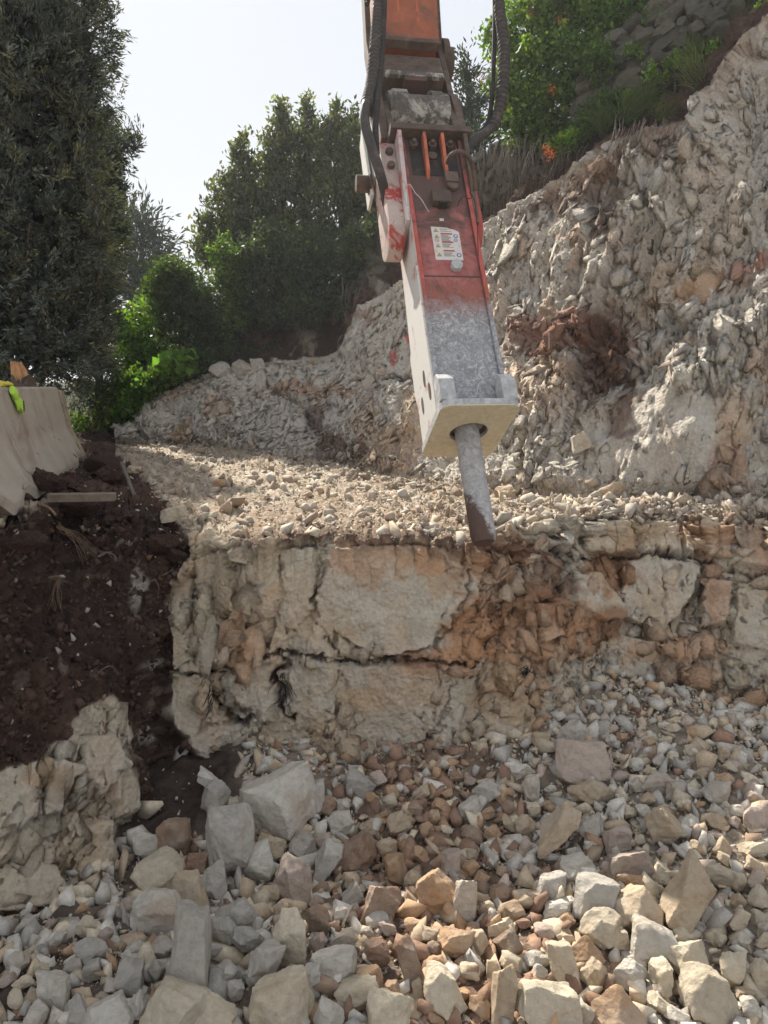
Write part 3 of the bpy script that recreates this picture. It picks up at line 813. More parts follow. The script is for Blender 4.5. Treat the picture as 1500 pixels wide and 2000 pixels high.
# px, py, w, h, colour, roll(deg), landmark phrase
HAND = [
 (540,1568,155,118,'pale',12,'huge pale boulder under the rock face'),
 (452,1652,100,150,'grey',20,'tall leaning grey slab'),(502,1682,66,76,'pale',0,'rounded grey rock beside the leaning slab'),
 (405,1522,46,28,'pale',-28,'small white chip on the dark soil'),(421,1560,54,62,'grey',10,'grey rock at the foot of the soil chute'),
 (347,1635,62,66,'brown',10,'brown speckled rock on the soil chute'),(292,1650,62,46,'pale',-5,'low pale rock by the left rock'),
 (312,1706,88,72,'cream',-8,'flat topped cream block'),(384,1688,50,46,'rusty',0,'round rusty lump'),(306,1790,98,92,'pale',15,'big pale many sided rock'),
 (372,1748,56,92,'tan',12,'upright tan rock'),(422,1715,56,66,'grey',-8,'grey cone shaped rock'),(376,1858,66,165,'grey',4,'longest upright grey slab'),
 (466,1792,86,62,'grey',-12,'grey rock with a pointed top'),(570,1722,72,100,'pinkish',14,'pinkish grey slab in the middle left'),(640,1682,46,72,'grey',-25,'narrow grey wedge'),
 (692,1662,86,68,'rusty',8,'dark rusty rock'),(746,1766,62,68,'rusty',-15,'blunt rusty block'),(856,1743,78,78,'orange',10,'large orange brown rock'),(908,1755,50,76,'pale',-10,'pale slab beside the orange brown rock'),
 (567,1832,74,98,'cream',18,'cream shield shaped rock'),(516,1893,62,78,'grey',-8,'grey egg shaped rock'),(486,1836,66,50,'grey',-25,'grey wedge with a flat top'),(436,1822,52,62,'grey',0,'dull grey block near the long slab'),
 (652,1885,82,48,'pale',4,'half round pale rock'),(606,1920,44,62,'grey',-14,'grey rock under the shield shaped one'),(545,1962,118,100,'cream',6,'largest sunlit cream boulder'),(342,1972,118,92,'cream',-6,'sunlit boulder with twig shadows'),
 (210,1985,96,66,'pale',10,'pale boulder at the bottom left'),(104,1934,58,72,'pale',12,'pale rock in the lower left corner'),(178,1858,66,44,'grey',-22,'grey wedge at the far left'),(702,1938,84,44,'cream',12,'long cream bar'),
 (760,1978,82,84,'cream',-5,'smooth cream block at the bottom'),(862,1936,62,86,'cream',22,'sunlit cream rock with a keel'),(890,1838,64,50,'orange',-10,'sunlit orange rock'),(735,1862,48,48,'rusty',0,'rusty cube by the cream bar'),
 (1072,1962,116,84,'cream',-4,'wide rounded sunlit boulder'),(1200,1965,98,68,'orange',6,'sunlit orange tan boulder'),(1132,1486,92,80,'pinkish',5,'pinkish block near the right wall foot'),(1158,1548,88,44,'tan',-8,'wide tan rock'),
 (1120,1432,54,50,'pale',-14,'pale rock highest on the right heap'),(1085,1622,46,108,'tan',-42,'long brown streaked slab'),(1156,1614,52,50,'grey',0,'round grey rock on the right heap'),(1206,1640,52,46,'pinkish',8,'pinkish rock right of the round one'),
 (1296,1612,62,66,'tan',10,'pale rock with a rusty corner'),(1232,1692,94,58,'pinkish',6,'broad pinkish rock'),(1282,1530,56,40,'pale',-6,'pale block high on the right'),(1404,1554,58,44,'grey',4,'grey block by the right edge'),
 (1486,1598,64,60,'pinkish',12,'rock cut by the right edge'),(1236,1726,60,38,'orange',-8,'orange rock in the sun and shade line'),(1158,1758,76,86,'grey',-22,'triangular grey rock'),(1128,1692,66,42,'pale',12,'tilted pale block'),
 (1078,1738,56,62,'grey',-6,'grey rock in the right middle'),(1090,1776,66,32,'pale',18,'flat pale flake'),(1236,1778,98,76,'tan',10,'bulky tan rock'),(1338,1752,60,150,'tan',-34,'jagged tawny standing slab'),
 (1176,1812,84,66,'cream',-10,'sunlit cream rock under the triangular one'),(1274,1842,86,70,'pale',-18,'large smooth sunlit rock'),(1342,1870,72,60,'cream',18,'cream rock in the right sunlit heap'),(1382,1946,88,96,'cream',24,'sunlit rock with a deep notch'),
 (1474,1656,60,28,'cream',8,'flat cream flake at the right edge'),(1404,1712,54,40,'cream',-12,'cream cobble at the right'),(1204,1832,42,42,'cream',0,'small sunlit cube'),(1142,1854,58,44,'orange',10,'orange cobble in the sun'),
 (1096,1876,46,68,'cream',14,'upright cream wedge'),(1162,1904,52,56,'tan',0,'tan cobble at the bottom middle'),(1230,1902,62,50,'pale',-10,'pale cobble at the bottom right'),(1292,1906,42,56,'cream',8,'narrow cream stone'),
 (1432,1884,54,62,'cream',-16,'cream stone at the lower right'),(984,1946,44,104,'tan',-4,'tall tan pillar at the bottom'),(1494,1910,44,64,'cream',8,'stone in the lower right corner'),(976,1812,54,28,'cream',14,'thin cream flake'),
 (948,1545,44,44,'grey',-30,'grey shard under the face'),(1041,1545,36,52,'pale',10,'pale upright stone'),(1016,1506,42,30,'pale',-8,'pale chip by the face foot'),(802,1582,48,32,'rusty',0,'rusty flat stone'),
 (880,1690,36,54,'pinkish',-4,'pinkish upright stone'),(780,1608,46,40,'tan',10,'tan cobble in the orange gravel'),(918,1580,48,34,'pale',22,'pale stone in the orange gravel'),(1320,1545,44,36,'grey',10,'grey stone below the right wall'),
 (610,1555,50,68,'grey',-12,'grey rock right of the huge boulder'),(700,1530,60,44,'grey',-24,'folded grey rock by the face foot'),(640,1575,34,36,'rusty',10,'small rusty rock beside the huge boulder'),(668,1606,44,40,'pale',12,'pale angular stone'),
 (530,1655,50,46,'tan',-8,'tan rock below the huge boulder'),(590,1650,46,44,'grey',14,'grey rock with a knife edge'),(528,1745,48,34,'tan',6,'tan block below the rounded grey rock'),(620,1800,46,54,'brown',0,'brown rock behind the shield shaped one'),
 (256,1905,52,64,'grey',-10,'grey rock beside the bottom left boulder'),(150,1970,50,50,'grey',10,'grey stone at the bottom left'),(420,1985,70,60,'cream',-20,'cream rock at the bottom edge'),(640,1985,56,66,'pale',22,'pale blade at the bottom edge'),
 (440,1900,52,44,'grey',-16,'grey stone right of the longest slab'),(345,1895,30,40,'grey',0,'thin grey stone'),(270,1960,40,50,'pale',10,'pale stone left of the sunlit boulder'),(800,1880,38,90,'rusty',22,'long rusty splinter'),
]
G_ROCK = 'broken rocks in the rubble heap'
placed = []
def hit_ground(px, py, off):
    cy = (1000.0 - py) / FPX
    sl_ = (-SP + cy * CP) / (CP + cy * SP)
    y = 1.5
    while y < 7:
        z = EYE + sl_ * y
        x = xof(px, y, z)
        if z <= float(Hgt(x, y)) + off:
            return x, y, z
        y += 0.01
    return None
rock_objs = []
def put_rock(px, py, w, h, colr, roll, big, seed):
    rg = random.Random(seed)
    off = 0.30 * h / FPX * 4.2 + 0.05
    g = hit_ground(px, py, off)
    if g is None:
        return None
    x, y, z = g
    dep = y * CP - (z - EYE) * SP
    sx = w / FPX * dep / 2; sz = h / FPX * dep / 2
    sy = (sx + sz) / 2 * rg.uniform(0.75, 1.05)
    me = (BIG if big else MED)[seed % 26]
    o = bpy.data.objects.new('rock', me)
    COL.objects.link(o)
    rm = Matrix.Rotation(-PITCH * 2.2, 4, 'X') @ Matrix.Rotation(R(-roll), 4, 'Y') @ Matrix.Diagonal((sx * 1.12, sy * 1.05, sz * 1.12, 1))
    o.matrix_world = Matrix.Translation((x, y, z)) @ rm
    c = COLS[colr]; k = rg.uniform(0.88, 1.12)
    o.color = (c[0] * k, c[1] * k, c[2] * k, 1)
    o['group'] = G_ROCK; o['category'] = 'rock'
    rock_objs.append(o)
    placed.append((px, py, w, h))
    return o
for i, (px, py, w, h, c_, roll, ph) in enumerate(HAND):
    o = put_rock(px, py, w, h, c_, roll, True, i * 7 + 3)
    extra = {'cream': 'cream limestone', 'pale': 'pale grey limestone', 'grey': 'grey limestone', 'tan': 'tan limestone', 'rusty': 'rust stained', 'orange': 'orange tan', 'pinkish': 'pinkish grey limestone', 'brown': 'earth stained'}[c_]
    if o: o['label'] = ph if len(ph.split()) > 5 else ph + ', ' + extra + ' in the rubble'
SHAPE = ['angular rock', 'wedge shaped rock', 'blocky rock', 'rounded rock', 'slab like rock', 'pointed rock']
used_labels = set(o['label'] for o in rock_objs if 'label' in o)
rr = random.Random(5)
tries = 0
while len(rock_objs) < 292 and tries < 60000:
    tries += 1
    px = rr.uniform(10, 1495); py = rr.uniform(1400, 1992)
    lim = np.interp(px, [0, 120, 260, 270, 440, 460, 800, 1040, 1060, 1200, 1350, 1500], [1800, 1800, 1760, 1700, 1660, 1530, 1510, 1500, 1400, 1370, 1430, 1520])
    if py < lim: continue
    near = (py - 1400) / 600
    w = rr.choice([rr.uniform(24, 40), rr.uniform(30, 56)]) * (0.62 + 0.5 * near)
    if px < 130 and rr.random() < 0.5: continue
    h = w * rr.uniform(0.6, 1.15)
    if any(abs(px - a) < (w + c) * 0.43 and abs(py - b) < (h + d) * 0.40 for a, b, c, d in placed): continue
    zone = math.exp(-((px - 850) / 170) ** 2)
    u = rr.random()
    if u < zone * 0.75: c_ = rr.choice(['rusty', 'orange', 'brown', 'tan', 'orange'])
    elif px < 760: c_ = rr.choice(['grey', 'pale', 'grey', 'pale', 'pinkish', 'cream', 'tan'])
    else: c_ = rr.choice(['pale', 'tan', 'cream', 'pinkish', 'cream', 'orange'])
    o = put_rock(px, py, w, h, c_, rr.uniform(-40, 40), False, rr.randrange(10000))
    if o is None: continue
    order = sorted(range(len(HAND)), key=lambda k: (HAND[k][0] - px) ** 2 + (HAND[k][1] - py) ** 2)
    size = 'small' if w < 30 else ('fist sized' if w < 38 else 'medium')
    shp = 'flat stone' if h < 0.72 * w else ('upright stone' if h > 1.05 * w else 'stone')
    for a in order[:6]:
        dx, dy = px - HAND[a][0], py - HAND[a][1]
        if abs(dx) > 2 * abs(dy): rel = 'right of' if dx > 0 else 'left of'
        elif abs(dy) > 2 * abs(dx): rel = 'below' if dy > 0 else 'above'
        else: rel = ('below right of' if dx > 0 else 'below left of') if dy > 0 else ('above right of' if dx > 0 else 'above left of')
        lb = f"{size} {WORD[c_]} {shp} {rel} the {HAND[a][6]}"
        if lb not in used_labels and len(lb.replace(',', '').split()) <= 16:
            break
    used_labels.add(lb)
    o['label'] = lb

# rocks lying on the bench and the wall (same heap material, own places)
def bench_rock(px, py, Y, w, h, c_, roll, label, seed):
    p = P(px, py, Y); dep = Y * CP - (p.z - EYE) * SP
    o = bpy.data.objects.new('boulder', BIG[seed % 26]); COL.objects.link(o)
    sx, sz = w / FPX * dep / 2, h / FPX * dep / 2
    o.matrix_world = Matrix.Translation(p) @ Matrix.Rotation(R(-roll), 4, 'Y') @ Matrix.Diagonal((sx, (sx + sz) / 2, sz, 1))
    o.color = (*COLS[c_], 1)
    tag(o, label, 'rock', 'loose rocks on the bench')
bench_rock(1190, 966, 6.45, 64, 50, 'tan', 25, 'tan boulder leaning on the foot of the right wall', 1)
bench_rock(1094, 1038, 5.72, 48, 46, 'orange', 20, 'orange rock on the bench edge right of the chisel', 2)
bench_rock(1185, 995, 6.15, 44, 24, 'cream', 0, 'flat cream rock under the tan boulder on the bench', 3)
bench_rock(988, 972, 7.1, 46, 48, 'tan', 10, 'tan boulder on the bench just behind the chisel', 4)
bench_rock(1146, 990, 6.2, 34, 26, 'tan', 30, 'tan cobble left of the flat cream rock on the bench', 5)
bench_rock(1134, 862, 7.1, 42, 40, 'pale', 20, 'pale rock sticking out of the middle of the right wall', 6)
bench_rock(1100, 1006, 5.95, 44, 26, 'cream', 30, 'cream rock on the bench above the orange one', 7)
bench_rock(1052, 1012, 5.9, 34, 22, 'cream', -10, 'small cream rock beside the chisel point', 8)
bench_rock(340, 1003, 5.45, 56, 28, 'cream', 20, 'long cream splinter at the left end of the bench', 9)
bench_rock(260, 920, 7.6, 34, 22, 'tan', 0, 'tan stone where the soil bank meets the bench', 10)
bench_rock(318, 920, 8.6, 26, 16, 'brown', 0, 'dark flat stone on the far left of the bench', 11)
bench_rock(430, 945, 7.6, 28, 18, 'orange', 0, 'lone orange stone on the sunlit bench', 12)

# ------------------------------------------------------------------ small rubble: one stuff object, stones instanced on points
small = [rock_mesh(300 + i, 2, 9, boxy=(i % 3 == 0)) for i in range(14)]
def scatter_object(name, pts, scl, mat, protos):
    """points carry rot/scale/index; geometry nodes put one of the stone shapes on each"""
    n = len(pts)
    # stone shapes live in this object's own mesh data: realised numpy batch per chunk
    V, Fs, off = [], [], 0
    rg = np.random.default_rng(len(name) + n)
    q = rg.normal(size=(n, 4)); q /= np.linalg.norm(q, axis=1)[:, None]
    w, x, y, z = q.T
    Rm = np.stack([1 - 2 * (y * y + z * z), 2 * (x * y - z * w), 2 * (x * z + y * w), 2 * (x * y + z * w), 1 - 2 * (x * x + z * z), 2 * (y * z - x * w), 2 * (x * z - y * w), 2 * (y * z + x * w), 1 - 2 * (x * x + y * y)], -1).reshape(n, 3, 3)
    ids = rg.integers(0, len(protos), n)
    cols = []
    for k, (pv, pf) in enumerate(protos):
        s = np.where(ids == k)[0]
        if len(s) == 0: continue
        loc = pv[None] * scl[s][:, None, :]
        w_ = np.einsum('nij,nkj->nki', Rm[s], loc) + pts[s][:, None, :]
        V.append(w_.reshape(-1, 3)); m_ = len(pv)
        Fs.append((pf[None] + (np.arange(len(s)) * m_)[:, None, None] + off).reshape(-1, 3)); off += len(s) * m_
        cols.append(np.repeat(mat_cols[s], m_, axis=0))
    me = mesh_np(name, np.concatenate(V), np.concatenate(Fs), np.concatenate(cols), False)
    me.materials.append(mat)
    return link(name, me)
def proto_hull(seed, n):
    rg = np.random.default_rng(seed)
    p = rg.normal(size=(n, 3)); p /= np.linalg.norm(p, axis=1)[:, None]
    p *= rg.uniform(0.75, 1.0, (n, 1))
    bm = bmesh.new()
    for q in p: bm.verts.new(q)
    r_ = bmesh.ops.convex_hull(bm, input=bm.verts[:])
    bmesh.ops.delete(bm, geom=[g for g in r_['geom_interior'] if isinstance(g, bmesh.types.BMVert)], context='VERTS')
    bm.verts.index_update()
    bmesh.ops.triangulate(bm, faces=bm.faces[:])
    v = np.array([x.co[:] for x in bm.verts], np.float32); f = np.array([[q.index for q in fc.verts] for fc in bm.faces], np.int32)
    bm.free(); v /= np.abs(v).max(0)
    return v, f
PR1 = [proto_hull(400 + i, 7) for i in range(24)]
PR2 = [proto_hull(430 + i, 9 + i % 3) for i in range(30)]
m_r, t_r, b_r = new_mat('rubble_stone')
at_ = node(t_r, 'ShaderNodeAttribute', attribute_name='tint').outputs['Color']
gp_ = geo_pos(t_r)
k_ = ramp(t_r, noise(t_r, 45, 7, 0.7, gp_), [(0.25, 0.72), (0.75, 1.22)])
t_r.links.new(mix(t_r, 1.0, at_, k_, 'MULTIPLY'), b_r.inputs['Base Color'])
bump(t_r, b_r, noise(t_r, 40, 7, 0.7, gp_), 0.6, 0.01)
pal = np.array([COLS[k] for k in ('cream', 'pale', 'grey', 'tan', 'pinkish', 'rusty', 'orange', 'brown')])
def palette(px_like, rg, warm, n, dark=None):
    base = rg.choice(5, n, p=[.2, .25, .3, .15, .1])
    wm = rg.random(n) < warm
    base = np.where(wm, rg.choice([5, 6, 7, 3], n, p=[.45, .15, .2, .2]), base)
    c = pal[base] * rg.uniform(0.75, 1.1, (n, 1))
    return c
def rubble(name, n, xr, yr, zfun, smin, smax, warmfun, protos, sink=0.1, powr=2.2, keep=None, shade=1.0, seed=1):
    global mat_cols
    rg = np.random.default_rng(seed)
    x = rg.uniform(*xr, n); y = rg.uniform(*yr, n)
    if keep is not None:
        k = keep(x, y, rg); x, y = x[k], y[k]; n = len(x)
    s = smin + (smax - smin) * rg.random(n) ** powr
    scl = s[:, None] * np.stack([rg.uniform(0.8, 1.7, n), rg.uniform(0.55, 1.05, n), rg.uniform(0.3, 0.8, n)], -1)
    z = zfun(x, y) + 0.02 + s * rg.uniform(-0.2, 0.55, n)
    mat_cols = palette(x, rg, warmfun(x, y), n) * shade
    o = scatter_object(name, np.stack([x, y, z], -1), scl, m_r, protos)
    tag(o, kind='stuff'); return o
warm_pit = lambda x, y: 0.12 + 0.75 * np.exp(-((x - 0.28 - 0.15 * (4 - y)) / 0.55) ** 2)
keep_pit = lambda x, y, rg: (rg.random(len(x)) < np.where(np.abs(x) < 0.65 * y + 0.3, 1, 0.25)) & ~((x < -0.98) & (y > 3.95) & (x > -1.75) & (rg.random(len(x)) < 0.96))
o = rubble('rubble', 17000, (-3.2, 4.0), (2.2, 5.6), Hgt, 0.010, 0.085, warm_pit, PR2[:], keep=keep_pit, powr=3.0, seed=2)
o['label'] = 'angular limestone rubble filling the gaps between the larger rocks'
o = rubble('gravel', 26000, (-3.0, 3.8), (2.2, 5.7), Hgt, 0.006, 0.02, warm_pit, PR1, keep=keep_pit, seed=3)
o['label'] = 'fine broken gravel between the rocks of the pit floor'
# rubble on the bench follows the displaced bench surface
from mathutils.bvhtree import BVHTree
bi0, bi1 = cum[3], cum[5] + 30
step = 3
Bx = Xd[bi0:bi1 + 1:step, ::step]; By = Yd[bi0:bi1 + 1:step, ::step]; Bz = Zd[bi0:bi1 + 1:step, ::step]
Bt = Tg[bi0:bi1 + 1:step, ::step]; Bp = PXg[bi0:bi1 + 1:step, ::step]; Bs = soil[bi0:bi1 + 1:step, ::step]
def bench_scatter(name, n, smin, smax, protos, seed, powr=2.0):
    global mat_cols
    rg = np.random.default_rng(seed)
    h, w = Bx.shape
    i = rg.integers(0, h - 1, n * 3); j = rg.integers(0, w - 1, n * 3)
    wgt = (Bp[i, j] > 225) & (Bp[i, j] < 1560) & (rg.random(n * 3) > 0.75 * Bs[i, j]) & (Bt[i, j] < np.where(Bp[i, j] < 800, 5.35, 5.1))
    i, j = i[wgt][:n], j[wgt][:n]; n = len(i)
    f = rg.random((n, 2))
    x = Bx[i, j] * (1 - f[:, 0]) + Bx[i + 1, j] * f[:, 0] + (Bx[i, j + 1] - Bx[i, j]) * f[:, 1]
    y = By[i, j] * (1 - f[:, 0]) + By[i + 1, j] * f[:, 0] + (By[i, j + 1] - By[i, j]) * f[:, 1]
    z = Bz[i, j] * (1 - f[:, 0]) + Bz[i + 1, j] * f[:, 0] + (Bz[i, j + 1] - Bz[i, j]) * f[:, 1]
    s = smin + (smax - smin) * rg.random(n) ** powr
    scl = s[:, None] * np.stack([rg.uniform(0.8, 1.6, n), rg.uniform(0.55, 1.0, n), rg.uniform(0.25, 0.7, n)], -1)
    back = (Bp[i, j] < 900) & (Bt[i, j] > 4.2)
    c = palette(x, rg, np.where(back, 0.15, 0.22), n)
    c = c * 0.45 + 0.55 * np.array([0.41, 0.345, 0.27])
    c = np.where(back[:, None], c * 0.72, c)  # stones at the back darkened too, shade put into their colour
    mat_cols = c
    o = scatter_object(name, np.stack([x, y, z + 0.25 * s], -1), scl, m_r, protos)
    return tag(o, kind='stuff')
bench_scatter('bench_rubble', 5200, 0.008, 0.085, PR2, 5, 6.0)['label'] = 'broken stone covering the bench above the lower face'
bench_scatter('bench_gravel', 24000, 0.005, 0.020, PR1, 6)['label'] = 'fine gravel and dirt on the bench'
# angular fragments still locked in the cut faces: real broken blocks, sunk in the surface
TU = np.stack([np.gradient(Xg, axis=1), np.gradient(Yg, axis=1), np.gradient(Zg, axis=1)], -1)
TU /= np.linalg.norm(TU, axis=-1, keepdims=True) + 1e-9
Nd = normals(smooth2(Xd, 11), smooth2(Yd, 11), smooth2(Zd, 11)); Nd *= np.sign((Nd * Nn).sum(-1, keepdims=True) + 1e-6)
soil_near = smooth2(soil, 21) > 0.06
def embed(name, label, parent, mask, n, smin, smax, powr, along, across, thick, rake, seed, sink=0.35, jit=0.35, cvar=0.10, rot=0.5):
    rg = np.random.default_rng(seed)
    area = np.zeros_like(Xg); dP = np.linalg.norm(np.cross(np.stack([np.gradient(q, axis=1) for q in (Xg, Yg, Zg)], -1), np.stack([np.gradient(q, axis=0) for q in (Xg, Yg, Zg)], -1)), axis=-1)
    w = (mask * dP * (1 / (Yg * 0.35 + 1))).ravel(); w = w / w.sum()
    k = rg.choice(w.size, n, p=w); i, j = np.divmod(k, NC)
    p = np.stack([Xd[i, j], Yd[i, j], Zd[i, j]], -1); N = Nd[i, j]; U = TU[i, j]
    U = U - (U * N).sum(-1, keepdims=True) * N; U /= np.linalg.norm(U, axis=1)[:, None]
    Vv = np.cross(N, U); Vv *= np.sign(Vv[:, 2:3] + 1e-6)
    r_ = np.radians(rake) + rg.normal(0, jit, n)
    L = Vv * np.cos(r_)[:, None] + U * np.sin(r_)[:, None]; Cx = np.cross(L, N)
    tN = N + rg.normal(0, rot * 0.35, (n, 3)); tN /= np.linalg.norm(tN, axis=1)[:, None]
    L = L - (L * tN).sum(-1, keepdims=True) * tN; L /= np.linalg.norm(L, axis=1)[:, None]; Cx = np.cross(L, tN)
    s_ = smin + (smax - smin) * rg.random(n) ** powr
    a = s_ * along * rg.uniform(0.7, 1.3, n); b = s_ * across * rg.uniform(0.7, 1.3, n); c = s_ * thick * rg.uniform(0.6, 1.3, n)
    ids = rg.integers(0, len(PR2), n); Vs, Fs, Cs, off = [], [], [], 0
    col = A[i, j] * (1 + cvar * rg.normal(size=(n, 1)))
    ctr = p - tN * (c * sink)[:, None]
    for q, (pv, pf) in enumerate(PR2):
        m = np.where(ids == q)[0]
        if not len(m): continue
        w_ = ctr[m][:, None] + pv[None, :, 0:1] * (L[m] * a[m][:, None])[:, None] + pv[None, :, 1:2] * (Cx[m] * b[m][:, None])[:, None] + pv[None, :, 2:3] * (tN[m] * c[m][:, None])[:, None]
        Vs.append(w_.reshape(-1, 3)); Fs.append((pf[None] + (np.arange(len(m)) * len(pv))[:, None, None] + off).reshape(-1, 3)); off += len(m) * len(pv)
        Cs.append(np.repeat(col[m] * np.minimum(1, 0.72 / col[m].max(-1, keepdims=True)), len(pv), 0))
    me = mesh_np(name, np.concatenate(Vs), np.concatenate(Fs), np.clip(np.concatenate(Cs), 0.01, 0.85))
    o = link(name, me, M['terrain'], parent); tag(o, kind='stuff')
    return o
vis = (PXg > -60) & (PXg < 1560)
mF = face * (1 - soil) * vis * (tint_dark < 0.5)
mW = wall * (1 - soil) * vis
leftrock = (PXg < 300)
seam_near = smooth2(tint_dark, 9) > 0.04
mF = mF * (Tg < 2.9) * (Tg > 1.05) * ~seam_near * (1 - 0.93 * slab_in); mW = mW * ~seam_near * (Tg < 6.93); mF = mF * ~soil_near
embed('broken_blocks', '', face_obj, mF * leftrock * (Tg < 1.93), 700, 0.015, 0.12, 2.0, 1.3, 0.7, 0.14, 35, 201, 0.5, 0.5, rot=0.15)
embed('broken_blocks', '', face_obj, mF * (PXg > 300) * (PXg < 520) * (Tg > 2.05) * (Tg < 2.8), 110, 0.05, 0.22, 1.1, 1.3, 0.75, 0.20, 6, 202, 0.6, 0.25, rot=0.3)
embed('broken_blocks', '', face_obj, mF * (PXg > 300) * (PXg < 1000) * (0.06 + 0.9 * (Tg < 1.9)), 520, 0.012, 0.12, 2.4, 1.1, 0.8, 0.16, 10, 203, 0.70, 0.5, rot=0.3)
embed('broken_blocks', '', face_obj, mF * (PXg > 560) * (PXg < 760) * np.exp(-((Tg - 2.02) / 0.05) ** 2), 90, 0.015, 0.08, 2.0, 1.2, 0.7, 0.5, 0, 212, 0.2, 0.6)
embed('broken_blocks', '', face_obj, mF * np.clip(np.exp(-((PXg - 1020) / 100) ** 2) + 0.02, 0, 1) * (PXg > 600), 1300, 0.012, 0.12, 2.6, 1.2, 0.7, 0.24, 20, 204, 0.5, 0.8, rot=0.35)
embed('broken_blocks', '', face_obj, mF * (PXg > 1090), 800, 0.02, 0.16, 2.2, 1.0, 0.85, 0.14, 10, 205, 0.55, 0.8, rot=0.2)
embed('broken_blocks', '', wall_obj, mW * (0.5 + 0.5 * nearw) * calm * (0.25 + blocky), 6500, 0.012, 0.12, 2.4, 1.5, 0.7, 0.10, 22, 206, 0.50, 0.22, rot=0.10)
embed('broken_blocks', '', wall_obj, mW * nearw * calm * blocky, 260, 0.06, 0.22, 1.8, 1.4, 0.8, 0.10, 22, 207, 0.55, 0.3, rot=0.10)
embed('broken_blocks', '', wall_obj, mW * (PXg < 760), 1300, 0.02, 0.14, 2.4, 1.1, 0.8, 0.10, 10, 208, 0.45, 0.7, rot=0.15)
# clods and little stones in the soil bank
def bank_scatter():
    global mat_cols
    rg = np.random.default_rng(9)
    sel = np.argwhere((soil > 0.8) & (Tg > 1.0) & (Tg < 4.2) & (PXg < 470) & (PXg > -60))
    s_ = sel[rg.integers(0, len(sel), 4200)]
    x, y, z = Xd[s_[:, 0], s_[:, 1]], Yd[s_[:, 0], s_[:, 1]], Zd[s_[:, 0], s_[:, 1]]
    n = len(x); s = 0.005 + 0.042 * rg.random(n) ** 5
    scl = s[:, None] * rg.uniform(0.5, 1.1, (n, 3))
    c = np.where((rg.random(n) < 0.05)[:, None], pal[rg.choice([2, 3, 5, 4], n)] * 0.75, np.array([0.052, 0.031, 0.024]) * rg.uniform(0.7, 1.9, (n, 1)))
    mat_cols = c
    o = scatter_object('soil_clods', np.stack([x, y, z], -1), scl, m_r, PR1)
    tag(o, 'crumbs of red brown earth and small stones in the soil bank', None, None, 'stuff')
bank_scatter()

# ------------------------------------------------------------------ tubes and boxes for manufactured things
def tube_mesh(name, pts, rad, seg=10, corr=0.0, pitch=0.03, taper=None, closed_ends=True):
    """tube along a smoothed polyline; corr adds the rings of a corrugated sleeve"""
    pts = [Vector(p) for p in pts]
    # catmull-rom
    fine = []
    n = len(pts)
    for i in range(n - 1):
        p0 = pts[max(i - 1, 0)]; p1 = pts[i]; p2 = pts[i + 1]; p3 = pts[min(i + 2, n - 1)]
        L = (p2 - p1).length
        k = max(3, int(L / (pitch / 4))) if corr else max(3, int(L / max(rad * 2.0, 0.02)))
        k = min(k, 260)
        for j in range(k):
            t = j / k
            fine.append(0.5 * ((2 * p1) + (-p0 + p2) * t + (2 * p0 - 5 * p1 + 4 * p2 - p3) * t * t + (-p0 + 3 * p1 - 3 * p2 + p3) * t ** 3))
    fine.append(pts[-1])
    V, F = [], []
    up = Vector((0.3, 0.1, 1)).normalized()
    s = 0
    for i, p in enumerate(fine):
        a = fine[max(i - 1, 0)]; b = fine[min(i + 1, len(fine) - 1)]
        d = (b - a).normalized()
        x = d.cross(up)
        if x.length < 1e-3: x = d.orthogonal()
        x.normalize(); y = d.cross(x).normalized(); up = -y if False else up
        r = rad
        if taper is not None: r = rad * (1 + (taper - 1) * i / (len(fine) - 1))
        if corr and i:
            s += (p - fine[i - 1]).length
            r = rad * (1 + corr * (1 if (s / pitch) % 1.0 < 0.5 else -1))
        for q in range(seg):
            an = 2 * math.pi * q / seg
            V.append(p + (x * math.cos(an) + y * math.sin(an)) * r)
    for i in range(len(fine) - 1):
        for q in range(seg):
            F.append((i * seg + q, i * seg + (q + 1) % seg, (i + 1) * seg + (q + 1) % seg, (i + 1) * seg + q))
    me = bpy.data.meshes.new(name)
    if closed_ends:
        F.append(tuple(range(seg - 1, -1, -1))); F.append(tuple(range((len(fine) - 1) * seg, len(fine) * seg)))
    me.from_pydata([tuple(v) for v in V], [], F)
    if not corr:
        for p in me.polygons: p.use_smooth = len(p.vertices) == 4
    return me

def bm_finish(bm, name, mat, parent, bevel=0.006, smooth=False):
    bmesh.ops.recalc_face_normals(bm, faces=bm.faces)
    if bevel:
        bmesh.ops.bevel(bm, geom=[e for e in bm.edges if e.calc_face_angle(0) > 0.6], offset=bevel, segments=2, profile=0.7, affect='EDGES', clamp_overlap=True)
    me = bpy.data.meshes.new(name); bm.to_mesh(me); bm.free()
    if smooth:
        for p in me.polygons: p.use_smooth = True
        try: me.set_sharp_from_angle(angle=R(35))
        except Exception: pass
    return link(name, me, mat, parent)

def prism(bm, poly, w0, w1, axis='w'):
    """poly in (d, s) extruded over w; for axis 'd' poly is (w, s) extruded over d; axis 's' poly is (w, d)"""
    def mk(a, b, c):
        return {'w': (c, a, b), 'd': (a, c, b), 's': (a, b, c)}[axis]
    v0 = [bm.verts.new(mk(a, b, w0)) for a, b in poly]; v1 = [bm.verts.new(mk(a, b, w1)) for a, b in poly]
    n = len(poly)
    bm.faces.new(v0); bm.faces.new(v1[::-1])
    for i in range(n):
        bm.faces.new((v0[i], v0[(i + 1) % n], v1[(i + 1) % n], v1[i]))

def bxx(bm, w0, w1, d0, d1, s0, s1):
    prism(bm, [(d0, s0), (d1, s0), (d1, s1), (d0, s1)], w0, w1, 'w')

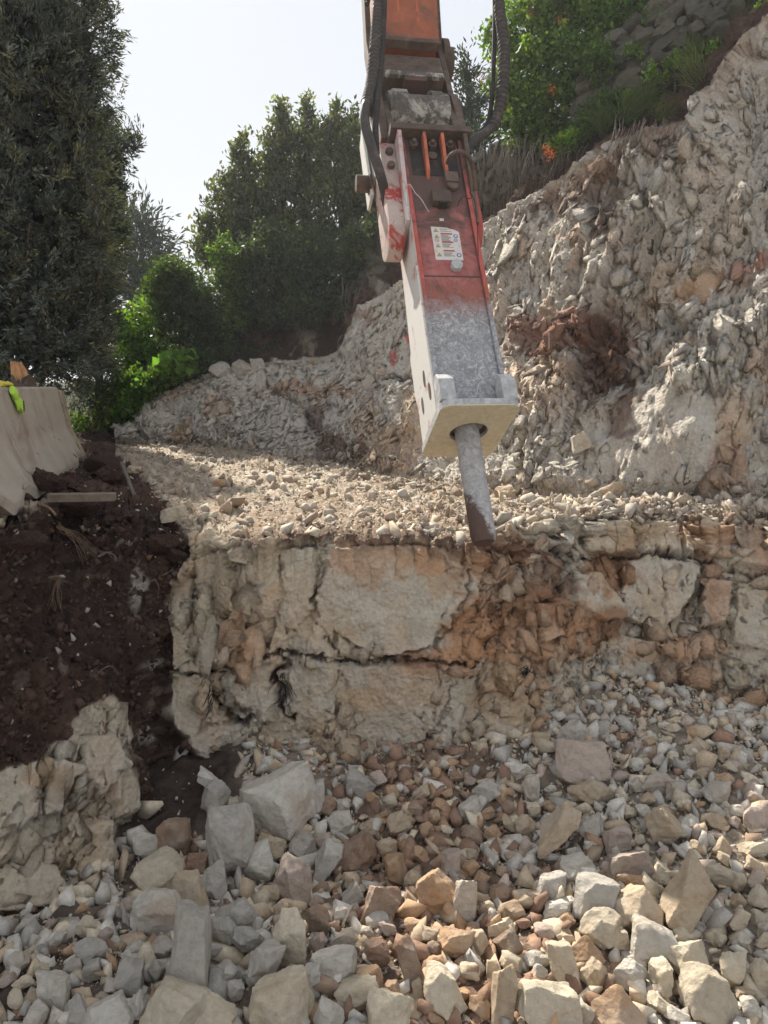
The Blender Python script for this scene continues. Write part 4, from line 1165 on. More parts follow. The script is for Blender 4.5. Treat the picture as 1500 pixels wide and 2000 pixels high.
def circ(cx, cy, r, n=28, a0=0, a1=360):
    return [(cx + r * math.cos(R(a0 + (a1 - a0) * i / (n if a1 - a0 >= 360 else n - 1))), cy + r * math.sin(R(a0 + (a1 - a0) * i / (n if a1 - a0 >= 360 else n - 1)))) for i in range(n)]

# ------------------------------------------------------------------ EXCAVATOR ARM WITH BREAKER
TILT = R(32); YAW = R(8)
tip = P(944, 1048, 5.0)
ez = Vector((-0.096, math.sin(TILT), math.cos(TILT))).normalized()
ey = Vector((0, math.cos(TILT), -math.sin(TILT)))
ey = (ey - ey.dot(ez) * ez).normalized()
ex = ey.cross(ez).normalized()
ey2 = (ey * math.cos(YAW) - ex * math.sin(YAW)).normalized(); ex2 = ey2.cross(ez).normalized()
ex, ey = ex2, ey2
MB = Matrix(((ex.x, ey.x, ez.x, tip.x), (ex.y, ey.y, ez.y, tip.y), (ex.z, ey.z, ez.z, tip.z), (0, 0, 0, 1)))

def paint_mat(name, red=(0.34, 0.082, 0.072), grime=0.5, dustline=True, side=False):
    """red paint, worn to rust and grime, its lower metre ground to grey stone dust"""
    m, t, b = new_mat(name)
    p = obj_pos(t)
    sep = node(t, 'ShaderNodeSeparateXYZ'); t.links.new(p, sep.inputs[0])
    s = sep.outputs[2]
    n1 = noise(t, 3.5, 9, 0.7, p, 0.5); n2 = noise(t, 14, 9, 0.75, p, 0.4); n3 = noise(t, 60, 6, 0.7, p)
    c = mix(t, ramp(t, n2, [(0.3, 0.0), (0.7, 1.0)]), red, (red[0] * 1.25, red[1] * 2.2, red[2] * 2.3))
    # grime climbs with height above the tool
    hi = maths(t, 'MULTIPLY', maths(t, 'SUBTRACT', s, 2.2), 0.28, True)
    g = maths(t, 'ADD', n1, hi)
    gm = ramp(t, g, [(grime + 0.02, 0.0), (grime + 0.20, 0.92)])
    c = mix(t, gm, c, (0.085, 0.06, 0.05))
    c = mix(t, ramp(t, n3, [(0.62, 0.0), (0.74, 0.5)]), c, (0.30, 0.22, 0.17))
    if dustline:
        lowm_ = maths(t, 'ADD', s, maths(t, 'MULTIPLY', maths(t, 'SUBTRACT', n2, 0.5), 0.55))
        rust = ramp(t, maths(t, 'MULTIPLY', lowm_, 0.25), [(0.475, 1.0), (0.53, 0.0)])
        c = mix(t, maths(t, 'MULTIPLY', rust, ramp(t, n2, [(0.35, 0.2), (0.6, 0.9)])), c, (0.22, 0.085, 0.045))
        d = ramp(t, maths(t, 'MULTIPLY', lowm_, 0.25), [(0.425, 1.0), (0.485, 0.0)])
        st = node(t, 'ShaderNodeMapping'); st.inputs['Scale'].default_value = (1, 1, 1)
        scr = maths(t, 'ADD', maths(t, 'MULTIPLY', noise(t, 9, 10, 0.8, p, 3.0), 0.6), maths(t, 'MULTIPLY', noise(t, 34, 8, 0.8, p, 2.0), 0.4))
        dc = ramp(t, scr, [(0.36, (0.15, 0.145, 0.15)), (0.5, (0.30, 0.30, 0.31)), (0.60, (0.62, 0.61, 0.60))])
        c = mix(t, d, c, dc)
    t.links.new(c, b.inputs['Base Color'])
    b.inputs['Roughness'].default_value = 0.72
    bump(t, b, maths(t, 'ADD', n2, maths(t, 'MULTIPLY', n3, 0.5)), 0.35, 0.01)
    return m
M['red'] = paint_mat('worn_red_paint', grime=0.475)
M['redclean'] = paint_mat('red_edge_paint', (0.40, 0.065, 0.052), 0.66, True)
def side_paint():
    m, t, b = new_mat('dusty_sunlit_side')
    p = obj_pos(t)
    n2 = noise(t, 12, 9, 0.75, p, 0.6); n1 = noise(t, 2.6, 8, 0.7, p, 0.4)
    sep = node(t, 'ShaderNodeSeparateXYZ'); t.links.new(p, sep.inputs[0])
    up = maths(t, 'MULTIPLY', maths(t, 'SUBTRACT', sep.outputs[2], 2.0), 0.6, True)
    base = mix(t, up, (0.64, 0.62, 0.58), (0.50, 0.40, 0.385))  # sunlit white put into the left plates' base, strongest low down
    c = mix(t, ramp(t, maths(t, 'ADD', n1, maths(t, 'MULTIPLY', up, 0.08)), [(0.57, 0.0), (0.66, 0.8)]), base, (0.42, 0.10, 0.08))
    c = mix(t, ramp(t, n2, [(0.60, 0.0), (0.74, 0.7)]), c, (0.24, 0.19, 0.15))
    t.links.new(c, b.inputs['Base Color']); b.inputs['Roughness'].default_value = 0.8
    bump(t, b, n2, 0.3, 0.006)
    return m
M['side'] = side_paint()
M['tandust'] = simple_mat('dusty_retainer_plate', (0.62, 0.555, 0.41), 0.9, 0, 0.2, 22, 0.7, 0.012, (0.33, 0.26, 0.16), (0.60, 0.78))
M['greysteel'] = simple_mat('dust_coated_steel', (0.42, 0.42, 0.42), 0.7, 0.1, 0.35, 20, 0.5, 0.008, (0.62, 0.61, 0.6), (0.5, 0.65))
M['grime'] = simple_mat('greasy_brown_steel', (0.105, 0.075, 0.06), 0.7, 0.1, 0.45, 9, 0.6, 0.012, (0.20, 0.14, 0.11), (0.5, 0.68))
M['dark'] = simple_mat('black_grease', (0.035, 0.03, 0.028), 0.75, 0, 0.4, 12, 0.4, 0.006, (0.10, 0.075, 0.06), (0.55, 0.7))
M['orangep'] = simple_mat('faded_orange_paint', (0.36, 0.115, 0.06), 0.6, 0, 0.25, 7, 0.3, 0.008, (0.16, 0.085, 0.06), (0.50, 0.68))
M['orangerib'] = simple_mat('bright_orange_paint', (0.50, 0.14, 0.075), 0.65, 0, 0.3, 14, 0.3, 0.006, (0.16, 0.09, 0.06), (0.5, 0.66))
M['drum'] = simple_mat('scoured_grey_steel', (0.12, 0.105, 0.09), 0.6, 0.15, 0.5, 10, 0.9, 0.02, (0.46, 0.43, 0.38), (0.50, 0.60))
M['rubber'] = simple_mat('black_rubber_sleeve', (0.055, 0.048, 0.045), 0.6, 0, 0.3, 20, 0.2, 0.003, (0.16, 0.13, 0.11), (0.5, 0.7))
M['whitep'] = simple_mat('white_lit_plate', (0.60, 0.585, 0.55), 0.75, 0, 0.15, 8, 0.2, 0.004, (0.35, 0.3, 0.26), (0.6, 0.75))  # sunlight on the bracket plates, put into the colour as white
M['sticker'] = simple_mat('dirty_white_sticker', (0.62, 0.58, 0.54), 0.7, 0, 0.1, 30, 0, 0, (0.25, 0.2, 0.17), (0.58, 0.7))
M['pred'] = simple_mat('print_red', (0.42, 0.08, 0.06), 0.7, 0, 0.1, 60, 0, 0, (0.4, 0.33, 0.3), (0.6, 0.7))
M['pyel'] = simple_mat('print_yellow', (0.55, 0.42, 0.07), 0.7, 0, 0.1, 60, 0)
M['pblk'] = simple_mat('print_black', (0.06, 0.06, 0.06), 0.7, 0, 0.1, 60, 0, 0, (0.45, 0.42, 0.4), (0.55, 0.7))
M['pblu'] = simple_mat('print_blue', (0.05, 0.08, 0.32), 0.7, 0, 0.1, 60, 0)
def chisel_mat():
    m, t, b = new_mat('scarred_chisel_steel')
    p = obj_pos(t)
    sep = node(t, 'ShaderNodeSeparateXYZ'); t.links.new(p, sep.inputs[0])
    n2 = noise(t, 16, 10, 0.75, p, 1.2); n1 = noise(t, 9, 10, 0.8, p, 0.8)
    c = ramp(t, n2, [(0.3, (0.22, 0.21, 0.21)), (0.5, (0.40, 0.39, 0.39)), (0.68, (0.60, 0.58, 0.56))])
    sc = maths(t, 'MULTIPLY', maths(t, 'ADD', sep.outputs[2], maths(t, 'MULTIPLY', sep.outputs[0], 2.4)), 1.7)
    f = ramp(t, maths(t, 'ADD', n1, sc), [(0.62, 0.95), (0.76, 0.0)])
    c = mix(t, f, c, (0.095, 0.05, 0.036))
    c = mix(t, ramp(t, n1, [(0.62, 0.0), (0.7, 0.6)]), c, (0.34, 0.22, 0.16))
    t.links.new(c, b.inputs['Base Color']); b.inputs['Roughness'].default_value = 0.7
    bump(t, b, n2, 0.6, 0.012)
    return m
M['chisel'] = chisel_mat()

exc = empty('excavator_arm')
exc.matrix_world = MB
tag(exc, 'red hydraulic rock breaker on an orange excavator arm, chisel on the bench edge', 'excavator')
ex_label = None
# chisel
bm = bmesh.new()
rg_ = random.Random(3)
rings = []
prof = [(-0.05, 0.080), (-0.01, 0.089), (0.03, 0.092), (0.2, 0.093), (0.45, 0.093), (0.7, 0.094), (0.95, 0.094), (1.2, 0.094)]
for s_, r_ in prof:
    rings.append([bm.verts.new((r_ * math.cos(a) * (1 + 0.01 * rg_.uniform(-1, 1)), r_ * math.sin(a), s_)) for a in [2 * math.pi * k / 40 for k in range(40)]])
for a, b in zip(rings[:-1], rings[1:]):
    for k in range(40): bm.faces.new((a[k], a[(k + 1) % 40], b[(k + 1) % 40], b[k]))
bm.faces.new(rings[0][::-1]); bm.faces.new(rings[-1])
chisel = bm_finish(bm, 'chisel', M['chisel'], exc, 0, True)
tag(chisel, 'grey scarred chisel with dark soil on its point')
# retainer plate with a round hole: ring of quads between hole and rounded rectangle
def plate_with_hole(name, mat, w, d0, d1, s0, s1, r, chamfer, parent):
    bm = bmesh.new(); n = 64
    outer, inner = [], []
    for k in range(n):
        a = 2 * math.pi * (k + 0.5) / n
        cx_, cy_ = math.cos(a), math.sin(a)
        hw, hd, md = w, (d1 - d0) / 2, (d1 + d0) / 2
        t_ = min(hw / abs(cx_) if abs(cx_) > 1e-6 else 9, hd / abs(cy_) if abs(cy_) > 1e-6 else 9)
        t_ = min(t_, (hw + hd - chamfer) / (abs(cx_) + abs(cy_)))
        outer.append((cx_ * t_, md + cy_ * t_)); inner.append((cx_ * r, md + cy_ * r))
    vo0 = [bm.verts.new((x, y, s0)) for x, y in outer]; vo1 = [bm.verts.new((x, y, s1)) for x, y in outer]
    vi0 = [bm.verts.new((x, y, s0)) for x, y in inner]; vi1 = [bm.verts.new((x, y, s1)) for x, y in inner]
    for k in range(n):
        q = (k + 1) % n
        bm.faces.new((vo0[k], vo0[q], vi0[q], vi0[k])); bm.faces.new((vo1[k], vi1[k], vi1[q], vo1[q]))
        bm.faces.new((vo0[k], vo1[k], vo1[q], vo0[q])); bm.faces.new((vi0[k], vi0[q], vi1[q], vi1[k]))
    bmesh.ops.recalc_face_normals(bm, faces=bm.faces)
    return bm_finish(bm, name, mat, parent, 0.008)
PD0, PD1, PS0, PS1 = -0.44, 0.36, 0.825, 0.885
rp = plate_with_hole('retainer_plate', M['tandust'], 0.295, PD0, PD1, PS0, PS1, 0.145, 0.045, exc)
rp.data.materials.append(M['greysteel'])
for p_ in rp.data.polygons:
    if p_.center.z > PS0 + 0.008 and abs(p_.normal.z) < 0.6: p_.material_index = 1
# bushing inside the hole
bm = bmesh.new()
n = 40
r0 = [bm.verts.new((0.142 * math.cos(2 * math.pi * k / n), (PD0 + PD1) / 2 * 1 + 0.142 * math.sin(2 * math.pi * k / n), PS0 + 0.03)) for k in range(n)]
r1_ = [bm.verts.new((0.100 * math.cos(2 * math.pi * k / n), 0.100 * math.sin(2 * math.pi * k / n), PS0 + 0.10)) for k in range(n)]
for k in range(n): bm.faces.new((r0[k], r0[(k + 1) % n], r1_[(k + 1) % n], r1_[k]))
bm_finish(bm, 'bushing', M['grime'], exc, 0, True)
# housing: core box behind front panel, side plates
HW = 0.272
bm = bmesh.new(); bxx(bm, -HW + 0.035, HW - 0.035, -0.25, 0.30, PS1 + 0.002, 3.62)
housing = bm_finish(bm, 'breaker_housing', M['red'], exc, 0.01)
# subtle weld seam across the front panel
bm = bmesh.new(); bxx(bm, -HW + 0.04, HW - 0.04, -0.254, -0.2495, 2.12, 2.132); bm_finish(bm, 'weld_seam', M['grime'], housing, 0.002)
for sgn_ in (-1, 1):
    bm = bmesh.new()
    a, b = (-HW, -HW + 0.034) if sgn_ < 0 else (HW - 0.034, HW)
    prism(bm, [(-0.275, PS1 + 0.002), (0.33, PS1 + 0.002), (0.335, 1.9), (0.28, 2.5), (0.26, 3.61), (-0.275, 3.61)], a, b, 'w')
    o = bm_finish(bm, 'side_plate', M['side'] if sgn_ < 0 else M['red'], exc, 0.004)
    o.data.materials.append(M['redclean'])
    for p_ in o.data.polygons:
        if p_.center.y < -0.27 and p_.center.z > 1.2: p_.material_index = 1
    if sgn_ < 0:
        tag(o, 'dusty left side plate with sunlit white in its colour')
        # overlay wear plate with diagonal upper edge
        bm = bmesh.new(); prism(bm, [(-0.262, PS1 + 0.01), (0.15, PS1 + 0.01), (0.31, 1.35), (0.315, 1.72), (-0.262, 2.22)], a - 0.018, a - 0.001, 'w')
        wp = bm_finish(bm, 'wear_plate', M['side'], o, 0.004)
        for (dd, ss) in ((-0.05, 1.30), (0.10, 1.15), (-0.16, 1.12)):
            bm = bmesh.new(); prism(bm, [(dd + 0.035 * math.cos(q), ss + 0.075 * math.sin(q)) for q in [2 * math.pi * k / 20 for k in range(20)]], a - 0.020, a - 0.0185, 'w')
            bm_finish(bm, 'slot', M['grime'], o, 0)
# lower gussets
for w0, w1 in ((-0.29, -0.175), (0.175, 0.285)):
    bm = bmesh.new()
    prism(bm, [(-0.425, PS1 + 0.003), (-0.277, PS1 + 0.003), (-0.277, 1.13), (-0.37, 1.13), (-0.425, 1.06)], w0, w1, 'w')
    bm_finish(bm, 'gusset', M['greysteel'], exc, 0.008)
# top bracket flange and ribs
bm = bmesh.new(); bxx(bm, -0.365, 0.355, -0.36, 0.34, 3.62, 3.685); bm_finish(bm, 'top_flange', M['grime'], exc, 0.006)
for w0 in (-0.085, 0.075):
    bm = bmesh.new(); prism(bm, [(-0.251, 3.16), (-0.30, 3.22), (-0.345, 3.61), (-0.251, 3.61)], w0, w0 + 0.028, 'w'); bm_finish(bm, 'rib', M['orangerib'], exc, 0.003)
for w0, w1 in ((-0.311, -0.274), (0.274, 0.311)):
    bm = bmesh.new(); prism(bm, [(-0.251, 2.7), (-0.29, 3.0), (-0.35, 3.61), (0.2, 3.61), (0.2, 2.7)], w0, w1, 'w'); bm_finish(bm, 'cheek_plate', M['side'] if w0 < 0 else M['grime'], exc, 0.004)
# dark grease backing between the ribs
bm = bmesh.new(); bxx(bm, -0.20, 0.215, -0.2535, -0.2505, 3.2, 3.66); bm_finish(bm, 'grease_panel', M['dark'], housing, 0)
# left lobe with rounded foot, right lobe
def lobe(w0, w1, d0, d1, s0, s1, mat, edge):
    poly = [(d0, s1), (d0, s0 + (d1 - d0) / 2)] + [((d0 + d1) / 2 + (d1 - d0) / 2 * math.cos(R(a)), s0 + (d1 - d0) / 2 + (d1 - d0) / 2 * math.sin(R(a))) for a in range(190, 351, 16)] + [(d1, s0 + (d1 - d0) / 2), (d1, s1)]
    bm = bmesh.new(); prism(bm, poly, w0, w1, 'w')
    o = bm_finish(bm, 'lobe', mat, exc, 0.008, True)
    return o
M['lobe'] = simple_mat('scraped_red_lobe', (0.50, 0.40, 0.36), 0.8, 0, 0.2, 10, 0.4, 0.006, (0.40, 0.07, 0.055), (0.53, 0.60))
lobe(-0.445, -0.312, -0.20, 0.22, 2.56, 3.62, M['lobe'], None)
lobe(0.312, 0.375, -0.18, 0.20, 2.62, 3.30, M['redclean'], None)
bm = bmesh.new(); prism(bm, [(-0.02, 3.55), (0.30, 3.5), (0.36, 4.0), (0.27, 4.3), (0.02, 4.25), (-0.05, 3.9)], -0.452, -0.437, 'w'); bm_finish(bm, 'side_cover', M['whitep'], exc, 0.003)
bm = bmesh.new(); prism(bm, [(0.12, 3.35), (0.36, 3.4), (0.40, 4.25), (0.22, 4.3)], -0.50, -0.475, 'w'); bm_finish(bm, 'side_cover', M['whitep'], exc, 0.003)
# pin boss on the left
def wcyl(name, w0, w1, d, s, r, mat, n=32, parent=exc, bev=0.005):
    bm = bmesh.new(); prism(bm, circ(d, s, r, n), w0, w1, 'w'); return bm_finish(bm, name, mat, parent, bev, True)
wcyl('pin_boss', -0.62, -0.503, 0.16, 3.52, 0.075, M['grime'])
wcyl('washer', -0.503, -0.485, 0.16, 3.52, 0.095, M['grime'])
# ears and drum
for w0, w1 in ((-0.42, -0.345), (0.315, 0.385)):
    bm = bmesh.new(); prism(bm, [(-0.20, 3.687), (0.24, 3.687)] + circ(0.03, 4.32, 0.17, 12, 0, 180)[0:1] + circ(0.03, 4.32, 0.17, 14, 0, 180)[1:], w0, w1, 'w')
    bm_finish(bm, 'ear', M['grime'], exc, 0.008)
for w0, w1 in ((-0.345, -0.29), (0.26, 0.315)):
    bm = bmesh.new(); prism(bm, [(-0.24, 3.687), (0.2, 3.687), (0.15, 4.25), (-0.12, 4.25)], w0, w1, 'w')
    bm_finish(bm, 'ear_gusset', M['grime'], exc, 0.006)
wcyl('pin_cap', -0.475, -0.422, 0.03, 4.30, 0.10, M['grime'])
wcyl('pin_cap', 0.387, 0.43, 0.03, 4.30, 0.10, M['grime'])
bm = bmesh.new()
nw, na = 40, 64
grid = []
for i in range(nw + 1):
    w_ = -0.29 + 0.56 * i / nw
    row = []
    for k in range(na):
        a = 2 * math.pi * k / na
        r_ = 0.255
        if w_ < -0.25 or w_ > 0.225: r_ = 0.238
        ad = math.degrees((a - math.pi + math.pi) % (2 * math.pi))
        if abs(w_ + 0.01) < 0.105 and 95 < ad < 172: r_ = 0.145
        row.append(bm.verts.new((w_, 0.03 + r_ * math.cos(a), 4.20 + r_ * math.sin(a))))
    grid.append(row)
for i in range(nw):
    for k in range(na): bm.faces.new((grid[i][k], grid[i][(k + 1) % na], grid[i + 1][(k + 1) % na], grid[i + 1][k]))
bm.faces.new(grid[0]); bm.faces.new(grid[-1][::-1])
bmesh.ops.recalc_face_normals(bm, faces=bm.faces)
drum = bm_finish(bm, 'pivot_drum', M['drum'], exc, 0)
tag(drum, 'scoured grey pivot drum with a square notch')
bm = bmesh.new(); bxx(bm, -0.11, 0.10, -0.16, 0.10, 4.50, 4.56); bm_finish(bm, 'red_bracket', M['redclean'], exc, 0.004)
bm = bmesh.new(); bxx(bm, -0.26, 0.24, 0.0, 0.3, 3.80, 4.0); bm_finish(bm, 'inner_block', M['dark'], exc, 0.01)
# frame of the quick link above the drum
bm = bmesh.new(); prism(bm, [(-0.13, 4.58), (0.30, 4.58), (0.34, 5.03), (-0.10, 4.92)], -0.30, 0.29, 'w'); bm_finish(bm, 'link_frame', M['grime'], exc, 0.015)
bm = bmesh.new(); prism(bm, [(-0.17, 4.55), (-0.13, 4.55), (-0.12, 4.60), (-0.16, 4.62)], -0.29, 0.27, 'w'); bm_finish(bm, 'frame_lip', M['drum'], exc, 0.006)
for q0 in (-0.26, 0.12, 0.21):
    bm = bmesh.new(); bxx(bm, q0, q0 + 0.03, 0.0, 0.25, 4.7, 5.0); bm_finish(bm, 'spacer', M['dark'], exc, 0.004)
bm = bmesh.new(); bxx(bm, -0.225, 0.115, 0.16, 0.25, 4.75, 4.95); bm_finish(bm, 'spacer', M['dark'], exc, 0.004)
# stick (arm)
bm = bmesh.new(); prism(bm, [(-0.17, 5.06), (0.34, 5.08), (-0.9, 8.4), (-1.5, 8.4), (-0.62, 6.4)], -0.30, 0.285, 'w')
stick = bm_finish(bm, 'stick', M['orangep'], exc, 0.012)
bm = bmesh.new(); bxx(bm, -0.305, 0.29, -0.19, -0.10, 5.0, 5.055); bm_finish(bm, 'stick_lip', M['grime'], stick, 0.006)
for w0 in (-0.12, 0.07):
    bm = bmesh.new(); prism(bm, [(-0.21, 5.2), (-0.235, 5.24), (-0.60, 6.3), (-0.57, 6.3)], w0, w0 + 0.025, 'w'); bm_finish(bm, 'stick_rib', M['orangerib'], stick, 0.002)
# links
for w0, w1, mt in ((-0.40, -0.345, M['grime']), (0.315, 0.37, M['grime'])):
    bm = bmesh.new(); prism(bm, [(-0.08, 4.45), (0.12, 4.45), (0.16, 5.2), (-0.30, 6.6), (-0.45, 6.6), (-0.02, 5.2)], w0, w1, 'w'); bm_finish(bm, 'link', mt, exc, 0.01)
wcyl('link_pin', 0.372, 0.435, 0.13, 5.20, 0.20, M['grime'])
wcyl('link_pin', 0.437, 0.485, 0.13, 5.16, 0.155, M['grime'])
wcyl('link_pin', 0.372, 0.42, 0.16, 4.92, 0.10, M['grime'])
# bolts
def dbolt(w, s, r, mat, d=-0.252, h=0.05, hexn=6, name='bolt'):
    bm = bmesh.new(); prism(bm, circ(w, s, r, hexn), d - h, d, 'd'); return bm_finish(bm, name, mat, exc, 0.004, hexn > 8)
for w, s in ((-0.165, 3.52), (0.0, 3.52), (0.155, 3.52)):
    dbolt(w, s, 0.04, M['grime'], -0.254); dbolt(w, s, 0.02, M['grime'], -0.30, 0.035)
dbolt(-0.005, 3.42, 0.042, M['grime'], -0.254, 0.02, 20)
for s in (3.50, 3.34):
    dbolt(-0.37, s, 0.035, M['grime'], -0.20, 0.04); 
# round plug under the sticker, blocks
dbolt(0.04, 2.21, 0.048, M['greysteel'], -0.252, 0.05, 24, 'grease_plug')
bm = bmesh.new(); prism(bm, [(0.07, 3.10), (0.18, 3.10), (0.185, 3.21), (0.065, 3.21)], -0.30, -0.252, 'd'); bm_finish(bm, 'hose_block', M['grime'], exc, 0.01)
dbolt(0.125, 3.08, 0.05, M['grime'], -0.254, 0.03, 24, 'hose_plug')
bm = bmesh.new(); bxx(bm, -0.08, 0.08, -0.32, -0.252, 2.85, 2.98); clamp_b = bm_finish(bm, 'clamp_block', M['grime'], exc, 0.012)
bm = bmesh.new(); bxx(bm, -0.03, 0.04, -0.325, -0.252, 2.83, 2.849); bm_finish(bm, 'clamp_slot', M['dark'], clamp_b, 0.003)
# warning sticker
st = empty('sticker_origin'); bpy.data.objects.remove(st)
bm = bmesh.new()
SX0, SX1, SS0, SS1 = -0.115, 0.115, 2.29, 2.635
prism(bm, [(SX0, SS1), (SX0, SS0), (SX1, SS0), (SX1 + 0.002, SS1 - 0.05), (SX1 - 0.03, SS1 - 0.03), (0.02, SS1 - 0.008)], -0.2535, -0.2508, 'd')
stk = bm_finish(bm, 'warning_sticker', M['sticker'], exc, 0)
tag(stk, 'dirty white warning sticker with triangles, red headings and blue circles')
def pr(name, poly, mat, lvl=1):
    bm = bmesh.new(); prism(bm, poly, -0.2537 - 0.0006 * lvl, -0.2534, 'd'); return bm_finish(bm, name, mat, stk, 0)
sw = SX1 - SX0
for k, ys in enumerate((0.885, 0.70, 0.42, 0.15)):
    cx_, cy_ = SX0 + 0.16 * sw, SS0 + ys * (SS1 - SS0)
    pr('triangle', [(cx_ - 0.021, cy_ - 0.016), (cx_ + 0.021, cy_ - 0.016), (cx_, cy_ + 0.021)], M['pblk'], 1)
    pr('triangle', [(cx_ - 0.016, cy_ - 0.0125), (cx_ + 0.016, cy_ - 0.0125), (cx_, cy_ + 0.0155)], M['pyel'], 2)
    pr('triangle_mark', [(cx_ - 0.002, cy_ - 0.006), (cx_ + 0.002, cy_ - 0.006), (cx_ + 0.002, cy_ + 0.004), (cx_ - 0.002, cy_ + 0.004)], M['pblk'], 3)
cx_, cy_ = SX0 + 0.16 * sw, SS0 + 0.59 * (SS1 - SS0)
pr('ring', circ(cx_, cy_, 0.0175, 20), M['pred'], 1); pr('ring', circ(cx_, cy_, 0.0130, 20), M['sticker'], 2); pr('ring_bar', [(cx_ - 0.008, cy_ + 0.005), (cx_ - 0.004, cy_ + 0.008), (cx_ + 0.008, cy_ - 0.005), (cx_ + 0.004, cy_ - 0.008)], M['pred'], 3)
for ys in (0.765, 0.51, 0.25):
    y0 = SS0 + ys * (SS1 - SS0)
    pr('heading', [(SX0 + 0.32 * sw, y0), (SX0 + 0.74 * sw, y0), (SX0 + 0.74 * sw, y0 + 0.015), (SX0 + 0.32 * sw, y0 + 0.015)], M['pred'])
for k, ys in enumerate((0.93, 0.90, 0.86, 0.735, 0.71, 0.685, 0.66, 0.635, 0.61, 0.585, 0.56, 0.475, 0.45, 0.425, 0.40, 0.375, 0.21, 0.185, 0.16, 0.135, 0.11)):
    y0 = SS0 + ys * (SS1 - SS0); x1 = SX0 + sw * random.Random(k).uniform(0.55, 0.74)
    pr('text_line', [(SX0 + 0.32 * sw, y0), (x1, y0), (x1, y0 + 0.003), (SX0 + 0.32 * sw, y0 + 0.003)], M['pblk'])
for (fx, fy, r_) in ((0.86, 0.72, 0.019), (0.84, 0.60, 0.016), (0.87, 0.15, 0.02)):
    cx_, cy_ = SX0 + fx * sw, SS0 + fy * (SS1 - SS0)
    pr('blue_circle', circ(cx_, cy_, r_, 20), M['pblu'], 1); pr('blue_circle', circ(cx_, cy_, r_ * 0.6, 20), M['sticker'], 2)
bm = bmesh.new(); bxx(bm, -0.03, 0.005, -0.2545, -0.2508, 2.70, 2.725); bm_finish(bm, 'paper_scrap', M['sticker'], exc, 0)
# hoses: given in picture coordinates with distances, brought into the arm's own frame
MBi = MB.inverted()
def hose(name, pts, rad, mat, corr=0, pitch=0.03, seg=12, label=None):
    loc = [MBi @ P(*p) for p in pts]
    o = link(name, tube_mesh(name, loc, rad, seg, corr, pitch), mat, exc)
    if label: o['label'] = label
    return o
hose('corrugated_hose', [(748,-140,7.4),(742,-20,7.2),(736,60,7.0),(728,150,6.8),(716,205,6.6)], 0.052, M['rubber'], 0.09, 0.045, 16, 'corrugated black hose sleeve on the left of the arm')
hose('hose', [(716,200,6.6),(712,235,6.5),(722,275,6.4),(738,325,6.35),(748,360,6.4),(756,400,6.5)], 0.042, M['rubber'])
hose('hose', [(752,-60,7.2),(748,60,7.0),(742,150,6.8),(737,200,6.6),(733,250,6.5),(736,300,6.4)], 0.028, M['dark'])
hose('corrugated_hose', [(968,-140,7.7),(974,0,7.4),(984,90,7.2),(983,160,7.1),(975,215,7.05),(962,250,7.0)], 0.050, M['rubber'], 0.09, 0.045, 16, 'corrugated black hose sleeve hanging right of the arm')
hose('hose', [(962,248,7.0),(945,262,6.9),(922,276,6.8),(906,300,6.7)], 0.040, M['rubber'])
hose('hose', [(960,-140,7.8),(966,0,7.5),(965,100,7.3),(960,200,7.15),(950,245,7.05),(925,268,6.9),(912,300,6.7)], 0.022, M['dark'])
hose('hose', [(874,318,6.1),(880,304,6.03),(897,296,6.05),(914,306,6.15),(924,330,6.25),(928,372,6.35)], 0.018, M['grime'])
hose('hose_fitting', [(722,-40,7.3),(719,2,7.3),(716,9,7.28)], 0.02, M['dark'])
hose('wire', [(793,366,5.86),(800,360,5.84),(806,368,5.82),(812,378,5.82),(822,388,5.8),(834,408,5.78),(838,414,5.78)], 0.0035, M['greysteel'], seg=6)
hose('wire', [(790,366,5.86),(791,390,5.86),(797,402,5.84),(795,370,5.85)], 0.003, M['greysteel'], seg=6)
hose('wire', [(893,403,5.86),(898,392,5.84),(905,383,5.84),(914,388,5.86),(921,385,5.9),(917,375,5.9),(926,390,5.95),(932,440,5.9),(934,500,5.8)], 0.0035, M['dark'], seg=6)

# ------------------------------------------------------------------ concrete barrier
M['concrete'] = simple_mat('stained_concrete', (0.40, 0.355, 0.30), 0.9, 0, 0.16, 4, 0.35, 0.008, (0.24, 0.175, 0.13), (0.52, 0.72))
M['mossconc'] = simple_mat('mossy_concrete', (0.34, 0.28, 0.20), 0.95, 0, 0.3, 9, 0.5, 0.01, (0.10, 0.09, 0.06), (0.5, 0.62))
far = Vector((-3.26, 7.7, 1.98)); near_ = Vector((-2.28, 4.13, 1.98))
dirb = (near_ - far).normalized(); perp = Vector((-dirb.y, dirb.x, 0)); 
if perp.x < 0: perp = -perp      # towards the pit
BL = 6.0
def bpt(u, n_, h): return far + dirb * u + perp * (n_ - 0.30) + Vector((0, 0, h))
bar = empty('concrete_barrier', far + dirb * 3 - perp * 0.30)
tag(bar, 'stained concrete road barrier on the soil bank at the left edge', 'barrier')
profb = [(0.30, 0.0), (0.30, 0.08), (0.155, 0.40), (0.095, 0.80), (0.075, 0.82), (-0.075, 0.82), (-0.095, 0.80), (-0.155, 0.40), (-0.30, 0.08), (-0.30, 0.0)]
bm = bmesh.new()
NU = 120
rows_ = []
rgb_ = random.Random(8)
pf = []
for i in range(len(profb)):
    a, b = profb[i], profb[(i + 1) % len(profb)]
    k = 8 if i in (0, 1, 2) else 2
    for j in range(k): pf.append((a[0] + (b[0] - a[0]) * j / k, a[1] + (b[1] - a[1]) * j / k))
